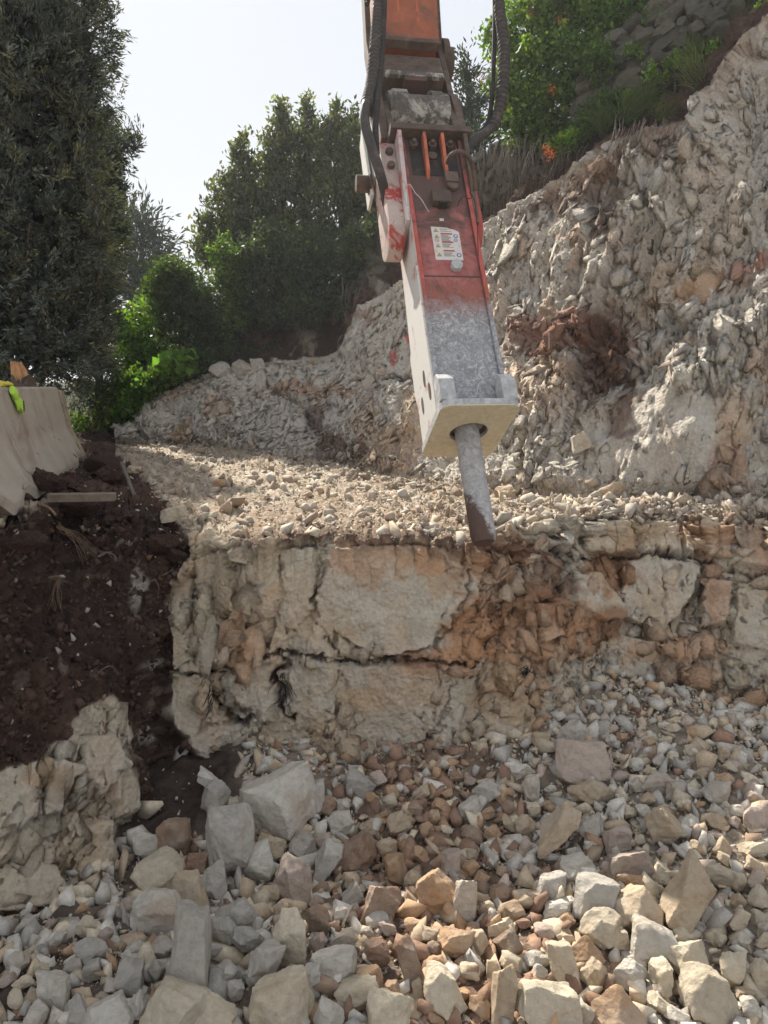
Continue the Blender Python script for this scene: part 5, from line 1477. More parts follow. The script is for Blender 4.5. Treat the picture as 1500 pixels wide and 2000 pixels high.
for i in range(NU + 1):
    u = 0.03 + BL * i / NU
    row = []
    for (n_, h) in pf:
        v_ = bpt(u, n_, h)
        chip = 0
        nz = float(perlin(np.array([u * 6.0]), np.array([h * 6.0]), np.array([n_ * 5.0]))[0])
        off = 0.004 * nz
        if h < 0.12 and n_ > 0.1:   # broken toe
            brk = max(0, float(perlin(np.array([u * 2.3 + 5]), np.array([1.5]), np.array([0.2]))[0]) - 0.05) + (0.25 if u < 0.35 else 0)
            v_ += Vector((0, 0, min(0.10, brk * 0.3))); off -= brk * 0.10
        row.append(bm.verts.new(v_ + perp * off - bar.location))
    rows_.append(row)
m_ = len(pf)
for i in range(NU):
    for k in range(m_): bm.faces.new((rows_[i][k], rows_[i][(k + 1) % m_], rows_[i + 1][(k + 1) % m_], rows_[i + 1][k]))
bm.faces.new(rows_[0]); bm.faces.new(rows_[-1][::-1])
bm_finish(bm, 'barrier_body', M['concrete'], bar, 0, True)
# narrower tongue at the far end
bm = bmesh.new()
t0 = [bm.verts.new(bpt(0.0, n_ * 0.9 + 0.02, h * 0.965) - bar.location) for n_, h in profb]; t1 = [bm.verts.new(bpt(-0.22, n_ * 0.86 + 0.04, h * 0.955) - bar.location) for n_, h in profb]
bm.faces.new(t0); bm.faces.new(t1[::-1])
for k in range(len(profb)): bm.faces.new((t0[k], t1[k], t1[(k + 1) % len(profb)], t0[(k + 1) % len(profb)]))
bm_finish(bm, 'end_tongue', M['mossconc'], bar, 0.012)
# scratches: shallow gouges as thin dark grooves on the face
gou = bmesh.new()
for (u0, h0, u1, h1, w_) in ((1.05, 0.69, 0.98, 0.62, 0.006), (1.45, 0.50, 1.2, 0.40, 0.006), (1.05, 0.47, 0.9, 0.41, 0.004), (0.85, 0.33, 0.75, 0.30, 0.005), (1.0, 0.37, 0.92, 0.33, 0.006), (0.55, 0.16, 0.42, 0.09, 0.014), (2.0, 0.3, 1.9, 0.26, 0.004), (2.6, 0.22, 2.5, 0.17, 0.005), (1.7, 0.6, 1.68, 0.56, 0.004)):
    def fn(h): return float(np.interp(h, [0, 0.08, 0.40, 0.80], [0.30, 0.30, 0.155, 0.095])) + 0.0035
    a = bpt(u0, fn(h0), h0); b = bpt(u1, fn(h1), h1); w3 = Vector((0, 0, w_))
    vs = [gou.verts.new(x - bar.location) for x in (a + w3 * 0.3, (a + b) / 2 + w3, b, (a + b) / 2 - w3 * 0.4)]
    gou.faces.new(vs)
    r_ = bmesh.ops.extrude_face_region(gou, geom=[gou.faces[-1]] if False else [])
me_g = bpy.data.meshes.new('scratches'); gou.to_mesh(me_g); gou.free()
M['scr'] = simple_mat('dirt_in_scratch', (0.12, 0.085, 0.065), 0.95, 0, 0.3, 20, 0)
link('scratches', me_g, M['scr'], bar)
# gloves lying over the barrier
M['glovey'] = simple_mat('yellow_glove', (0.62, 0.52, 0.09), 0.85, 0, 0.12, 25, 0.3, 0.004)
M['glovel'] = simple_mat('lime_glove', (0.42, 0.68, 0.08), 0.85, 0, 0.12, 25, 0.3, 0.004)
M['gloveb'] = simple_mat('black_glove_pad', (0.03, 0.032, 0.035), 0.7, 0, 0.2, 25, 0)
def glove(label, base, along, outd, mat, pad):
    g = empty('work_glove', base); tag(g, label, 'glove')
    side = along.cross(outd).normalized()
    def L(a, b, c): return along * a + side * b + outd * c
    bm = bmesh.new()
    nn = 14; rr_ = []
    for i in range(nn + 1):
        u = i / nn
        wv = 0.052 * (1 - 0.25 * u * 0 - 0.3 * max(0, 0.25 - u)); th = 0.022 + 0.006 * math.sin(u * 6)
        rr_.append([bm.verts.new(L(-0.16 + 0.16 * u, wv * math.cos(a), 0.02 + th * math.sin(a) + 0.004 * math.sin(9 * u))) for a in [2 * math.pi * k / 16 for k in range(16)]])
    for a, b in zip(rr_[:-1], rr_[1:]):
        for k in range(16): bm.faces.new((a[k], a[(k + 1) % 16], b[(k + 1) % 16], b[k]))
    bm.faces.new(rr_[0]); bm.faces.new(rr_[-1][::-1])
    bm_finish(bm, 'palm', mat, g, 0, True)
    for k, (o_, ln) in enumerate(((-0.038, 0.062), (-0.013, 0.075), (0.013, 0.072), (0.038, 0.058))):
        f_ = link('finger', tube_mesh('finger', [L(-0.02, o_, 0.02), L(0.01, o_ * 1.1, 0.03), L(ln * 0.6, o_ * 1.15, 0.026), L(ln, o_ * 1.15, 0.008)], 0.0145, 10, taper=0.75), mat, g)
        if pad: link('knuckle_pad', tube_mesh('knuckle_pad', [L(0.012, o_ * 1.1, 0.040), L(ln * 0.4, o_ * 1.13, 0.0395), L(ln * 0.75, o_ * 1.15, 0.028)], 0.009, 8, taper=0.8), M['gloveb'], g)
    link('thumb', tube_mesh('thumb', [L(-0.10, 0.03, 0.02), L(-0.06, 0.065, 0.024), L(-0.02, 0.078, 0.015)], 0.015, 10, taper=0.75), mat, g)
u_g = 3.12
topc = P(8, 752, 4.35)
ug = 2.12
glove('yellow glove lying on top of the concrete barrier at the left edge', bpt(ug, 0.03, 0.82), -dirb, Vector((0, 0, 1)), M['glovey'], False)
fn_ = (perp * 0.985 + Vector((0, 0, 0.17))).normalized()
dn_ = (Vector((0, 0, -0.72)) - dirb * 0.70).normalized()
dn_ = (dn_ - fn_ * dn_.dot(fn_)).normalized()
glove('lime work glove with black knuckle pads hanging on the barrier side', bpt(ug - 0.0, 0.125, 0.68), dn_, fn_, M['glovel'], True)

# ------------------------------------------------------------------ stump, plank, roots
stp = empty('tree_stump', P(50, 800, 6.6)); tag(stp, 'broken stump with split orange wood behind the barrier', 'stump')
rgs = random.Random(4)
bm = bmesh.new(); n = 22
ringb = []
for i, (dz, r_) in enumerate(((-0.3, 0.12), (0.0, 0.105), (0.22, 0.10), (0.27, 0.095))):
    ringb.append([bm.verts.new((r_ * math.cos(2 * math.pi * k / n) * (1 + 0.1 * rgs.random()), r_ * math.sin(2 * math.pi * k / n), dz + (0.05 * math.sin(k) if i == 3 else 0))) for k in range(n)])
for a, b in zip(ringb[:-1], ringb[1:]):
    for k in range(n): bm.faces.new((a[k], a[(k + 1) % n], b[(k + 1) % n], b[k]))
bm.faces.new(ringb[-1])
bm_finish(bm, 'trunk', M['bark'], stp, 0, True)
bm = bmesh.new()
r0 = [bm.verts.new((0.085 * math.cos(2 * math.pi * k / n), 0.07 * math.sin(2 * math.pi * k / n) - 0.035, 0.16 + 0.03 * math.sin(3 * k))) for k in range(n)]
r1_ = [bm.verts.new((0.075 * math.cos(2 * math.pi * k / n) - 0.01, 0.04 * math.sin(2 * math.pi * k / n) - 0.03, 0.30 + 0.05 * math.sin(2.2 * k) + (0.09 if 7 < k < 15 else 0))) for k in range(n)]
r2_ = [bm.verts.new((0.035 * math.cos(2 * math.pi * k / n) - 0.03, 0.02 * math.sin(2 * math.pi * k / n) - 0.02, 0.42 + 0.02 * math.sin(2.2 * k))) for k in range(n)]
for a, b in ((r0, r1_), (r1_, r2_)):
    for k in range(n): bm.faces.new((a[k], a[(k + 1) % n], b[(k + 1) % n], b[k]))
bm.faces.new(r2_)
bm_finish(bm, 'split_wood', M['wood'], stp, 0, False)

def box_between(name, a, b, w, t, mat, parent=None):
    d = (b - a); L_ = d.length; d.normalize()
    s = d.cross(Vector((0, 0, 1))).normalized(); u = s.cross(d).normalized()
    bm = bmesh.new()
    vs = []
    for e, k in ((0, 1), (1, 0.96)):
        for (p_, q_) in ((-1, -1), (1, -1), (1, 1), (-1, 1)):
            vs.append(bm.verts.new(a + d * L_ * e + s * p_ * w / 2 * k + u * q_ * t / 2 * k))
    bm.faces.new(vs[0:4][::-1]); bm.faces.new(vs[4:8])
    for k in range(4): bm.faces.new((vs[k], vs[(k + 1) % 4], vs[4 + (k + 1) % 4], vs[4 + k]))
    return bm_finish(bm, name, mat, parent, 0.005)
tag(box_between('wooden_plank', P(95, 972, 5.0), P(226, 970, 5.1), 0.10, 0.055, M['plank']), 'grey weathered plank end sticking out of the soil below the barrier', 'plank')
tag(link('broken_root', tube_mesh('broken_root', [P(75, 985, 4.75), P(95, 992, 4.6), P(108, 1005, 4.5)], 0.013, 8, taper=0.6), M['root']), 'short dark root under the barrier toe', 'root')
tag(link('fallen_branch', tube_mesh('fallen_branch', [P(238, 905, 6.9), P(255, 950, 6.2), P(275, 1000, 5.6)], 0.022, 8, taper=0.7), M['deadtwig']), 'pale bare branch lying down the soil slope beside the bench', 'branch')
tag(link('broken_root', tube_mesh('broken_root', [P(262, 975, 5.9), P(275, 972, 5.8), P(283, 966, 5.75)], 0.03, 7, taper=0.4), M['bark']), 'dark splintered root end near the top of the soil bank', 'root')
# soil lumps banked against the barrier toe
M['earth'] = simple_mat('crumbly_earth', (0.12, 0.072, 0.055), 0.98, 0, 0.5, 5, 1.0, 0.06, (0.16, 0.105, 0.075), (0.52, 0.66))
def lump(px, py, Y, w, h, lab, seed, col):
    p = P(px, py, Y); dep = Y * CP - (p.z - EYE) * SP
    me = rock_mesh(seed, 5, 5, rough=0.16, depth=(0.6, 0.95))
    me.materials.clear(); me.materials.append(M['earth'])
    o = bpy.data.objects.new('earth_lump', me); COL.objects.link(o)
    sx, sz = w / FPX * dep / 2, h / FPX * dep / 2
    o.matrix_world = Matrix.Translation(p) @ Matrix.Diagonal((sx, sx * 0.8, sz, 1)); o.color = (*col, 1)
    tag(o, lab, 'earth lump', 'lumps of earth on the soil bank')
dk_ = (0.085, 0.048, 0.035)
lump(100, 935, 5.35, 70, 50, 'brown earth lump banked against the barrier toe', 501, dk_)
lump(142, 955, 5.6, 66, 40, 'dark earth lump right of the one against the toe', 502, dk_)
lump(185, 905, 6.8, 44, 36, 'earth lump beside the barrier end', 504, dk_)
lump(215, 935, 6.3, 60, 34, 'reddish earth lump above the plank end', 505, (0.12, 0.065, 0.045))
lump(160, 990, 5.2, 90, 44, 'wide earth lump under the plank', 506, dk_)
lump(240, 1010, 5.3, 70, 40, 'crumbly earth lump left of the bench', 507, (0.12, 0.07, 0.05))
lump(320, 1060, 5.05, 60, 44, 'stony earth lump at the left corner of the bench', 508, (0.17, 0.11, 0.08))
lump(345, 1085, 5.0, 40, 30, 'small grey lump at the top of the dark chute', 509, (0.20, 0.16, 0.13))
lump(60, 1055, 4.0, 70, 40, 'earth lump below the barrier near the left edge', 510, dk_)

def surf_at(px, py, off=0.02):
    k = np.argmin((PXg - px) ** 2 + (PYg - py) ** 2 + 1e6 * (Tg > 8.5))
    i, j = divmod(int(k), NC)
    return Vector((Xd[i, j], Yd[i, j], Zd[i, j])) + Vector(Nn[i, j].tolist()) * off
def strand_bundle(name, label, cat, paths, rad, mat, kind=None, group=None):
    """several hair roots of one tuft: one mesh"""
    V, F, off = [], [], 0
    for pts in paths:
        me = tube_mesh('t', pts, rad, 4, taper=0.4, closed_ends=False)
        V += [v.co[:] for v in me.vertices]; F += [tuple(i + off for i in p.vertices) for p in me.polygons]; off += len(me.vertices)
        bpy.data.meshes.remove(me)
    me = bpy.data.meshes.new(name); me.from_pydata(V, [], F)
    return tag(link(name, me, mat), label, cat, group, kind)
rgt = random.Random(12)
def tuft(x0, y0, x1, y1, spread, n, label, rad=0.0022):
    paths = []
    for i in range(n):
        a = (x0 + rgt.uniform(-1, 1) * spread * 0.5, y0 + rgt.uniform(-1, 1) * spread * 0.4); b = (x1 + rgt.uniform(-1, 1) * spread * 1.6, y1 + rgt.uniform(-1, 1) * spread)
        pts = []
        for k in range(5):
            t = k / 4
            pts.append(surf_at(a[0] + (b[0] - a[0]) * t + rgt.uniform(-1, 1) * spread * 0.3, a[1] + (b[1] - a[1]) * t - 12 * math.sin(t * 3.1), 0.03 + 0.04 * math.sin(t * 3.1)))
        paths.append(pts)
    strand_bundle('root_tuft', label, 'roots', paths, rad, M['root'] if n > 6 else M['deadtwig'], group='roots hanging in the soil bank')
tuft(115, 1025, 175, 1092, 12, 16, 'pale root tuft hanging below the barrier')
tuft(95, 1130, 115, 1190, 10, 10, 'root tuft in the middle of the soil bank')
tuft(5, 1118, 48, 1128, 3, 3, 'thin pale roots at the left edge of the soil bank')
tuft(190, 1090, 222, 1104, 4, 5, 'broken root stub right of the pale tuft', 0.005)
tuft(180, 1325, 232, 1318, 2, 2, 'single pale root crossing the dark soil above the left rock', 0.003)
tuft(310, 1130, 345, 1120, 4, 3, 'curled pale root by the left corner of the rock face', 0.003)
tuft(285, 1140, 300, 1170, 3, 2, 'thin grey stick beside the white patch in the soil', 0.006)
for (x0, y0, x1, y1, lb) in ((415, 1318, 440, 1400, 'black roots in the wide crack of the rock face'), (555, 1300, 560, 1400, 'black roots in the narrow crack of the rock face'), (1015, 1295, 1045, 1320, 'dark root clump poking out of the orange rock')):
    paths = []
    for i in range(16):
        a = (x0 + rgt.uniform(-6, 6), y0 + rgt.uniform(0, 60) * (y1 - y0) / 100); b = (a[0] + rgt.uniform(-30, 30), a[1] + rgt.uniform(15, 50))
        paths.append([surf_at(a[0] + (b[0] - a[0]) * t + rgt.uniform(-3, 3), a[1] + (b[1] - a[1]) * t, 0.012 + 0.02 * math.sin(3 * t)) for t in (0, .33, .66, 1)])
    strand_bundle('root_tuft', lb, 'roots', paths, 0.003, M['dark'], group='roots in the rock face')

# ------------------------------------------------------------------ vegetation
def leaf_cloud(centers, size, col, var=0.25, aspect=0.5, droop=0.0, bright=None, rg=None, dirs=None):
    """one quad per leaf"""
    n = len(centers)
    d = rg.normal(size=(n, 3)); d[:, 2] += -droop * 1.0
    if droop < 0: d[:, 2] = np.abs(d[:, 2])
    if dirs is not None: d = dirs * 1.5 + rg.normal(0, 0.55, (n, 3))
    d /= np.linalg.norm(d, axis=1)[:, None]
    s = np.cross(d, rg.normal(size=(n, 3))); s /= np.linalg.norm(s, axis=1)[:, None] + 1e-9
    L_ = (size * rg.uniform(0.6, 1.35, n))[:, None]
    a = centers; b = centers + d * L_ * 0.5 + s * L_ * aspect * 0.5; c = centers + d * L_; e = centers + d * L_ * 0.5 - s * L_ * aspect * 0.5
    V = np.stack([a, b, c, e], 1).reshape(-1, 3)
    F = np.arange(4 * n).reshape(n, 4)
    k = 1 + var * rg.normal(size=(n, 1)); hue = rg.normal(0, 0.08, (n, 1))
    cc = np.array(col)[None] * np.clip(k, 0.45, 1.9) * np.concatenate([1 + hue, np.ones((n, 1)), 1 - hue], 1)
    return V, F, np.repeat(np.clip(cc, 0.004, 0.6), 4, 0)
def tree(name, label, cat, base, clumps, leaf=0.08, n=6000, col=(0.055, 0.085, 0.03), mat='leaf', trunk_r=0.08, aspect=0.5, droop=0.0, twig=0.22, seed=1, group=None, core=True, limbs=True, dens_top=None, bark='bark', var=0.28, per=26):
    """clumps: (px, py, Y, rx_px, ry_px) ellipsoids; leaves gather round twig ends spread through each"""
    rg = np.random.default_rng(seed)
    b0 = Vector(base)
    root = empty(name, b0); tag(root, label, cat, group)
    Vs, Fs, Cs, off = [], [], [], 0
    cl = []
    for (px, py, Y, rx, ry) in clumps:
        p = P(px, py, Y); dep = Y * CP - (p.z - EYE) * SP
        cl.append((np.array(p), rx / FPX * dep, min(rx, ry) / FPX * dep if False else rx / FPX * dep, ry / FPX * dep))
    vol = np.array([c[1] * c[3] for c in cl]); vol /= vol.sum()
    for c, wgt in zip(cl, vol):
        k = max(60, int(n * wgt)); nt_ = max(8, k // per)
        u = rg.normal(size=(nt_, 3)); u /= np.linalg.norm(u, axis=1)[:, None]
        rad = rg.uniform(0.25, 1.0, (nt_, 1)) ** 0.45
        lumpy = 1 + 0.22 * perlin(u[:, 0] * 2.5 + seed, u[:, 1] * 2.5, u[:, 2] * 2.5 + c[1])[:, None]
        tw = u * rad * lumpy * np.array([c[1], c[2], c[3]]) + c[0]
        ids = rg.integers(0, nt_, k)
        if mat == 'needle':
            td = u * np.array([1, 1, 0.5]) + rg.normal(0, 0.45, (nt_, 3)) + np.array([0, 0, 0.35 if droop < 0.65 else -0.5]); td /= np.linalg.norm(td, axis=1)[:, None]
            tl = leaf * rg.uniform(2.0, 5.5, (nt_, 1))
            pts = tw[ids] + td[ids] * tl[ids] * rg.uniform(-0.5, 0.6, (k, 1)) + rg.normal(0, leaf * 0.42, (k, 3))
            V, F_, K = leaf_cloud(pts, leaf, col, var, aspect, droop, rg=rg, dirs=td[ids])
        else:
            td = u + rg.normal(0, 0.6, (nt_, 3)); td[:, 2] += 0.5; td /= np.linalg.norm(td, axis=1)[:, None]
            tl = min(c[1], c[3]) * 0.35 + leaf
            pts = tw[ids] + td[ids] * tl * rg.uniform(-0.5, 0.6, (k, 1)) + rg.normal(0, twig * min(c[1], c[3]) * 0.28 + leaf * 0.4, (k, 3))
            V, F_, K = leaf_cloud(pts, leaf, col, var, aspect, droop, rg=rg)
        tv = (0.6 + 0.8 * rg.random(nt_))[ids]; yv = (rg.random(nt_) < 0.16)[ids]
        K = K * np.repeat(tv, 4)[:, None] * np.where(np.repeat(yv, 4)[:, None], np.array([1.35, 1.2, 0.85]), 1.0)
        Vs.append(V - np.array(b0)); Fs.append(F_ + off); Cs.append(K); off += len(V)
    if mat == 'needle' and leaf < 0.1:      # darkened inner leaves added to block the sky through the crown
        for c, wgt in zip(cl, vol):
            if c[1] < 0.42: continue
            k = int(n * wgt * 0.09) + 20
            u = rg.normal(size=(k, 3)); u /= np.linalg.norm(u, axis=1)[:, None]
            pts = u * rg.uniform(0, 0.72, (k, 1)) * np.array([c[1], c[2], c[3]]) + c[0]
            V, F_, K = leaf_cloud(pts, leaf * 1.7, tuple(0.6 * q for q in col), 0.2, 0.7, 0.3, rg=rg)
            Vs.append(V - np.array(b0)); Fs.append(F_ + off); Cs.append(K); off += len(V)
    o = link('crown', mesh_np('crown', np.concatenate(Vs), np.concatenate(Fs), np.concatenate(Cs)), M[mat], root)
    # trunk and limbs
    if limbs:
        V, F2, off = [], [], 0
        top = Vector(cl[0][0].tolist())
        rl = random.Random(seed)
        paths = [([b0 - Vector((0, 0, 0.3)), b0.lerp(top, 0.35) + Vector((rl.uniform(-.1, .1), 0, 0)), b0.lerp(top, 0.75), top], trunk_r)]
        for c in cl:
            if mat == 'needle' and c[1] < 0.32: continue
            cc = Vector(c[0].tolist())
            st_ = b0.lerp(top, rl.uniform(0.25, 0.6))
            paths.append(([st_, st_.lerp(cc, 0.5) + Vector((rl.uniform(-.15, .15), 0, -0.1)), cc], trunk_r * 0.5))
            for q in range(5):
                e = cc + Vector((rl.uniform(-1, 1) * c[1] * 0.8, rl.uniform(-1, 1) * c[1] * 0.8, rl.uniform(-0.3, 1) * c[3] * 0.85))
                paths.append(([cc - Vector((0, 0, c[3] * 0.3)), cc.lerp(e, 0.5), e], trunk_r * 0.2))
        for pts, r_ in paths:
            me = tube_mesh('t', pts, r_, 7, taper=0.35, closed_ends=False)
            V += [(v.co - b0)[:] for v in me.vertices]; F2 += [tuple(i + off for i in p.vertices) for p in me.polygons]; off += len(me.vertices)
            bpy.data.meshes.remove(me)
        me = bpy.data.meshes.new('trunk'); me.from_pydata(V, [], F2)
        for p in me.polygons: p.use_smooth = True
        link('trunk', me, M[bark], root)
    return root

G = lambda px, Y, z: (xof(px, Y, z), Y, z)
CYP = (0.108, 0.12, 0.105)
# big cypresses on the left: tall columns of drooping sprays
tree('cypress_tree', 'huge dark cypress filling the left side behind the barrier', 'tree', G(20, 9.0, 2.0),
     [(20,300,9.0,190,420),(40,620,8.8,150,200),(60,120,9.2,165,300),(-60,500,8.8,180,300),(30,-200,9.4,175,420),(110,430,9.0,110,190),(120,640,9.0,85,150),(170,60,9.3,62,110),(160,230,9.2,55,90),(185,560,9.2,55,90)],
     0.065, 190000, CYP, 'needle', 0.14, 0.24, 0.6, 0.2, 21, per=44, var=0.3)
tree('cypress_tree', 'narrower dark cypress with a ragged right edge behind the huge one', 'tree', G(190, 13.4, 2.1),
     [(170,330,13.4,58,140),(165,420,13.4,66,200),(206,350,13.4,38,90),(218,290,13.4,28,44),(250,282,13.4,15,24),(205,470,13.4,34,80),(180,620,13.4,46,100),(195,740,13.4,38,60),(268,262,13.4,8,12)],
     0.085, 60000, (0.070, 0.085, 0.062), 'needle', 0.09, 0.26, 0.6, 0.22, 22, per=40)
tree('cypress_tree', 'dark cypress half cut off by the left edge', 'tree', G(-230, 10.0, 2.0),
     [(-230,300,10.0,170,500),(-200,650,9.6,150,160)], 0.12, 18000, CYP, 'needle', 0.2, 0.24, 0.8, 0.2, 23, per=60)
tree('pine_tree', 'distant dark pine showing between the cypress and the bushes', 'tree', G(280, 27, 2.6),
     [(278,430,27,30,26),(262,470,27,26,24),(300,480,27,26,22),(285,520,27,40,26),(258,545,27,34,26),(310,500,27,16,14),(280,580,27,46,36),(240,440,27,18,22)],
     0.30, 5200, (0.035, 0.05, 0.034), 'needle', 0.16, 0.22, 0.2, 0.3, 24, per=24)
LAU = (0.098, 0.112, 0.062)
tree('laurel_tree', 'left tree of the tall row with a stepped crown', 'tree', G(450, 16.0, 3.0),
     [(473,300,16,15,34),(474,350,16,30,50),(450,400,16,42,52),(488,430,16,50,70),(405,445,16,24,34),(430,480,16,46,46),(395,500,16,20,26)], 0.12, 8500, LAU, 'leaf', 0.10, 0.42, -1, 0.24, 31, group='tall trees behind the crest')
tree('laurel_tree', 'pointed tree second from the left in the tall row', 'tree', G(545, 16.4, 3.6),
     [(549,218,16.4,10,26),(549,260,16.4,24,38),(545,310,16.4,34,70),(540,400,16.4,44,90),(530,480,16.4,60,60)], 0.12, 8500, LAU, 'leaf', 0.10, 0.42, -1, 0.22, 32, group='tall trees behind the crest')
tree('laurel_tree', 'tallest tree in the middle of the row', 'tree', G(600, 16.8, 4.0),
     [(597,216,16.8,12,26),(600,262,16.8,28,38),(605,310,16.8,38,70),(600,400,16.8,46,90),(600,480,16.8,60,60)], 0.12, 8500, LAU, 'leaf', 0.10, 0.42, -1, 0.22, 33, group='tall trees behind the crest')
tree('laurel_tree', 'rightmost tree of the tall row behind the breaker', 'tree', G(680, 15.6, 4.6),
     [(656,228,16,13,26),(658,275,16,30,40),(694,235,15.8,10,26),(665,320,16,42,80),(700,300,15.4,34,60),(715,390,15.2,50,80),(680,430,15.6,70,80),(748,420,14.6,34,70)], 0.12, 12000, LAU, 'leaf', 0.11, 0.42, -1, 0.24, 34, group='tall trees behind the crest')
tree('evergreen_bush', 'big dense dark bush below the row of tall trees', 'bush', G(600, 15.0, 4.0),
     [(560,520,14.2,92,72),(640,560,14.0,88,78),(500,560,14.2,72,76),(470,620,14.1,42,42),(720,500,13.6,60,72),(700,590,13.5,52,38),(590,610,14.0,88,38)], 0.085, 42000, (0.060, 0.080, 0.045), 'leaf', 0.10, 0.45, 0.3, 0.2, 35, per=34)
tree('evergreen_bush', 'round dark green bush left of the big dense one', 'bush', G(360, 14.0, 2.8),
     [(355,575,14,64,64),(400,620,14,48,54),(335,560,14.1,42,44),(360,640,14,58,38)], 0.085, 16000, (0.058, 0.088, 0.036), 'leaf', 0.07, 0.45, 0.3, 0.22, 36, per=34)
tree('evergreen_bush', 'lit left edge of the big dense bush, in lighter green leaves', 'bush', G(455, 14.6, 3.0),
     [(440,500,13.7,28,34),(455,560,13.6,28,42),(450,625,13.6,22,28)], 0.085, 3500, (0.08, 0.13, 0.03), 'leaf', 0.05, 0.45, 0.2, 0.3, 37)  # light on the big bush's left edge, put into the leaf colour
tree('shrub', 'bright green sunlit shrub between the cypress and the dark bush', 'shrub', G(270, 15.5, 2.2),
     [(275,650,15.5,52,46),(250,700,15.2,48,44),(310,690,15.2,46,40),(290,610,15.8,24,24),(330,720,15,36,28),(235,640,15.6,26,30)], 0.10, 8000, (0.11, 0.19, 0.035), 'leaf', 0.05, 0.6, 0.1, 0.3, 38)
tree('shrub', 'light green weeds on the ground behind the barrier end', 'shrub', G(200, 13.5, 2.0),
     [(185,850,13.0,44,26),(215,800,13.4,34,40),(165,830,13,24,22)], 0.085, 2600, (0.085, 0.13, 0.035), 'leaf', 0.03, 0.4, -1, 0.3, 39)
tree('bramble', 'bright green creeper covering the left shoulder of the rock mound', 'creeper', P(300, 790, 13.4),
     [(330,735,13.2,34,18),(290,765,13.2,34,22),(262,800,13.2,28,26),(262,760,13.4,24,30),(350,722,13.2,26,14),(240,820,13.3,16,18)], 0.085, 7000, (0.09, 0.155, 0.035), 'leaf', 0.02, 0.6, -1, 0.4, 40, limbs=False)
tree('vine_shoot', 'big leaved yellow green shoot on top of the rock mound', 'plant', P(345, 735, 13.0),
     [(350,712,13.0,20,9),(330,722,13.0,16,7),(362,705,13.0,8,6)], 0.17, 170, (0.12, 0.21, 0.04), 'leaf', 0.015, 0.8, 0, 0.3, 41, limbs=False)
tree('weed_patch', 'dark low weeds along the top of the mound under the big bush', 'plant', P(430, 700, 13.6),
     [(400,700,13.5,44,14),(450,690,13.7,50,14),(380,730,13.3,24,10),(520,680,13.9,40,10)], 0.07, 3200, (0.05, 0.08, 0.028), 'leaf', 0.02, 0.5, -1, 0.3, 42, limbs=False)
tree('pine_tree', 'small loose pine right behind the breaker bracket', 'tree', G(915, 17, 6.0),
     [(912,135,17,24,24),(922,180,17,30,30),(905,225,17,26,24),(930,250,17,26,26),(915,290,16,34,34),(940,210,17,14,20)], 0.14, 3000, (0.045, 0.065, 0.038), 'needle', 0.08, 0.3, 0.2, 0.32, 43)
HON = (0.10, 0.165, 0.040)
tree('honeysuckle_shrub', 'large bright green climbing shrub with orange flowers right of the arm', 'shrub', P(1040, 300, 11.4),
     [(1040,60,11.6,70,64),(1120,40,11.6,80,70),(1080,130,11.3,90,60),(1000,180,11.4,42,60),(1050,210,11.2,70,50),(1130,200,11,50,50),(1020,250,11.2,50,34),(970,70,11.8,26,34),(1180,110,11.2,60,50),(1100,-60,11.8,110,80),(1075,255,11.0,40,26)],
     0.075, 30000, HON, 'leaf', 0.05, 0.55, 0.1, 0.28, 44, per=22)
tree('honeysuckle_shrub', 'green shrub spilling over the top of the dry stone wall', 'shrub', P(1240, 80, 10.9),
     [(1210,30,10.9,60,40),(1260,20,10.9,60,34),(1200,80,10.8,40,30),(1310,-10,10.7,60,26),(1250,-50,11.2,120,50),(1165,130,10.4,34,34),(1290,40,10.3,40,18),(1230,110,10.2,22,14)], 0.07, 10000, (0.075, 0.135, 0.03), 'leaf', 0.04, 0.55, 0.1, 0.3, 45)
tree('shrub', 'light green sprig hanging at the crest with orange flowers under it', 'plant', P(1110, 290, 10.1),
     [(1105,275,10.0,24,16),(1125,262,10.0,16,12),(1085,290,10.0,14,12)], 0.05, 700, (0.12, 0.21, 0.035), 'leaf', 0.015, 0.55, 0.2, 0.3, 46)
tree('shrub', 'leafy weed clump growing at the foot of the dry stone wall', 'plant', P(1180, 240, 10.0),
     [(1170,225,10.0,44,26),(1220,215,9.8,34,26),(1150,250,10.0,24,16),(1190,200,10.0,30,20)], 0.05, 3600, (0.06, 0.105, 0.03), 'leaf', 0.02, 0.5, -1, 0.3, 47)
tree('shrub', 'yellow green sapling beside the dry stone wall', 'plant', P(1320, 160, 9.7),
     [(1310,120,9.8,14,16),(1275,150,9.8,20,14),(1340,125,9.7,22,14),(1390,95,9.4,14,10)], 0.06, 520, (0.13, 0.22, 0.04), 'leaf', 0.015, 0.55, -1, 0.3, 48)
tree('shrub', 'single bright leafy twig in the upper right corner', 'plant', P(1500, 20, 8.6),
     [(1490,18,8.7,10,8),(1510,8,8.7,14,12)], 0.07, 46, (0.16, 0.27, 0.04), 'leaf', 0.01, 0.6, 0.3, 0.4, 49, limbs=False)
tree('shrub', 'dark weed tuft on the rock face right of the breaker', 'plant', P(985, 470, 10.8), [(985,468,10.7,12,9)], 0.04, 160, (0.04, 0.06, 0.03), 'leaf', 0.01, 0.5, 0.2, 0.3, 50, limbs=False)
tree('shrub', 'tiny weed sprig on the pale rock face', 'plant', P(1045, 455, 10.2), [(1045,455,10.1,8,4)], 0.03, 50, (0.05, 0.07, 0.03), 'leaf', 0.01, 0.5, 0.2, 0.3, 51, limbs=False)
tree('cypress_tree', 'dark conifer behind the flowering shrub at the top', 'tree', G(1160, 16, 8.2),
     [(1160,-20,16,40,110),(1165,60,16,46,90)], 0.11, 5000, (0.038, 0.055, 0.03), 'needle', 0.1, 0.25, 0.6, 0.2, 52)
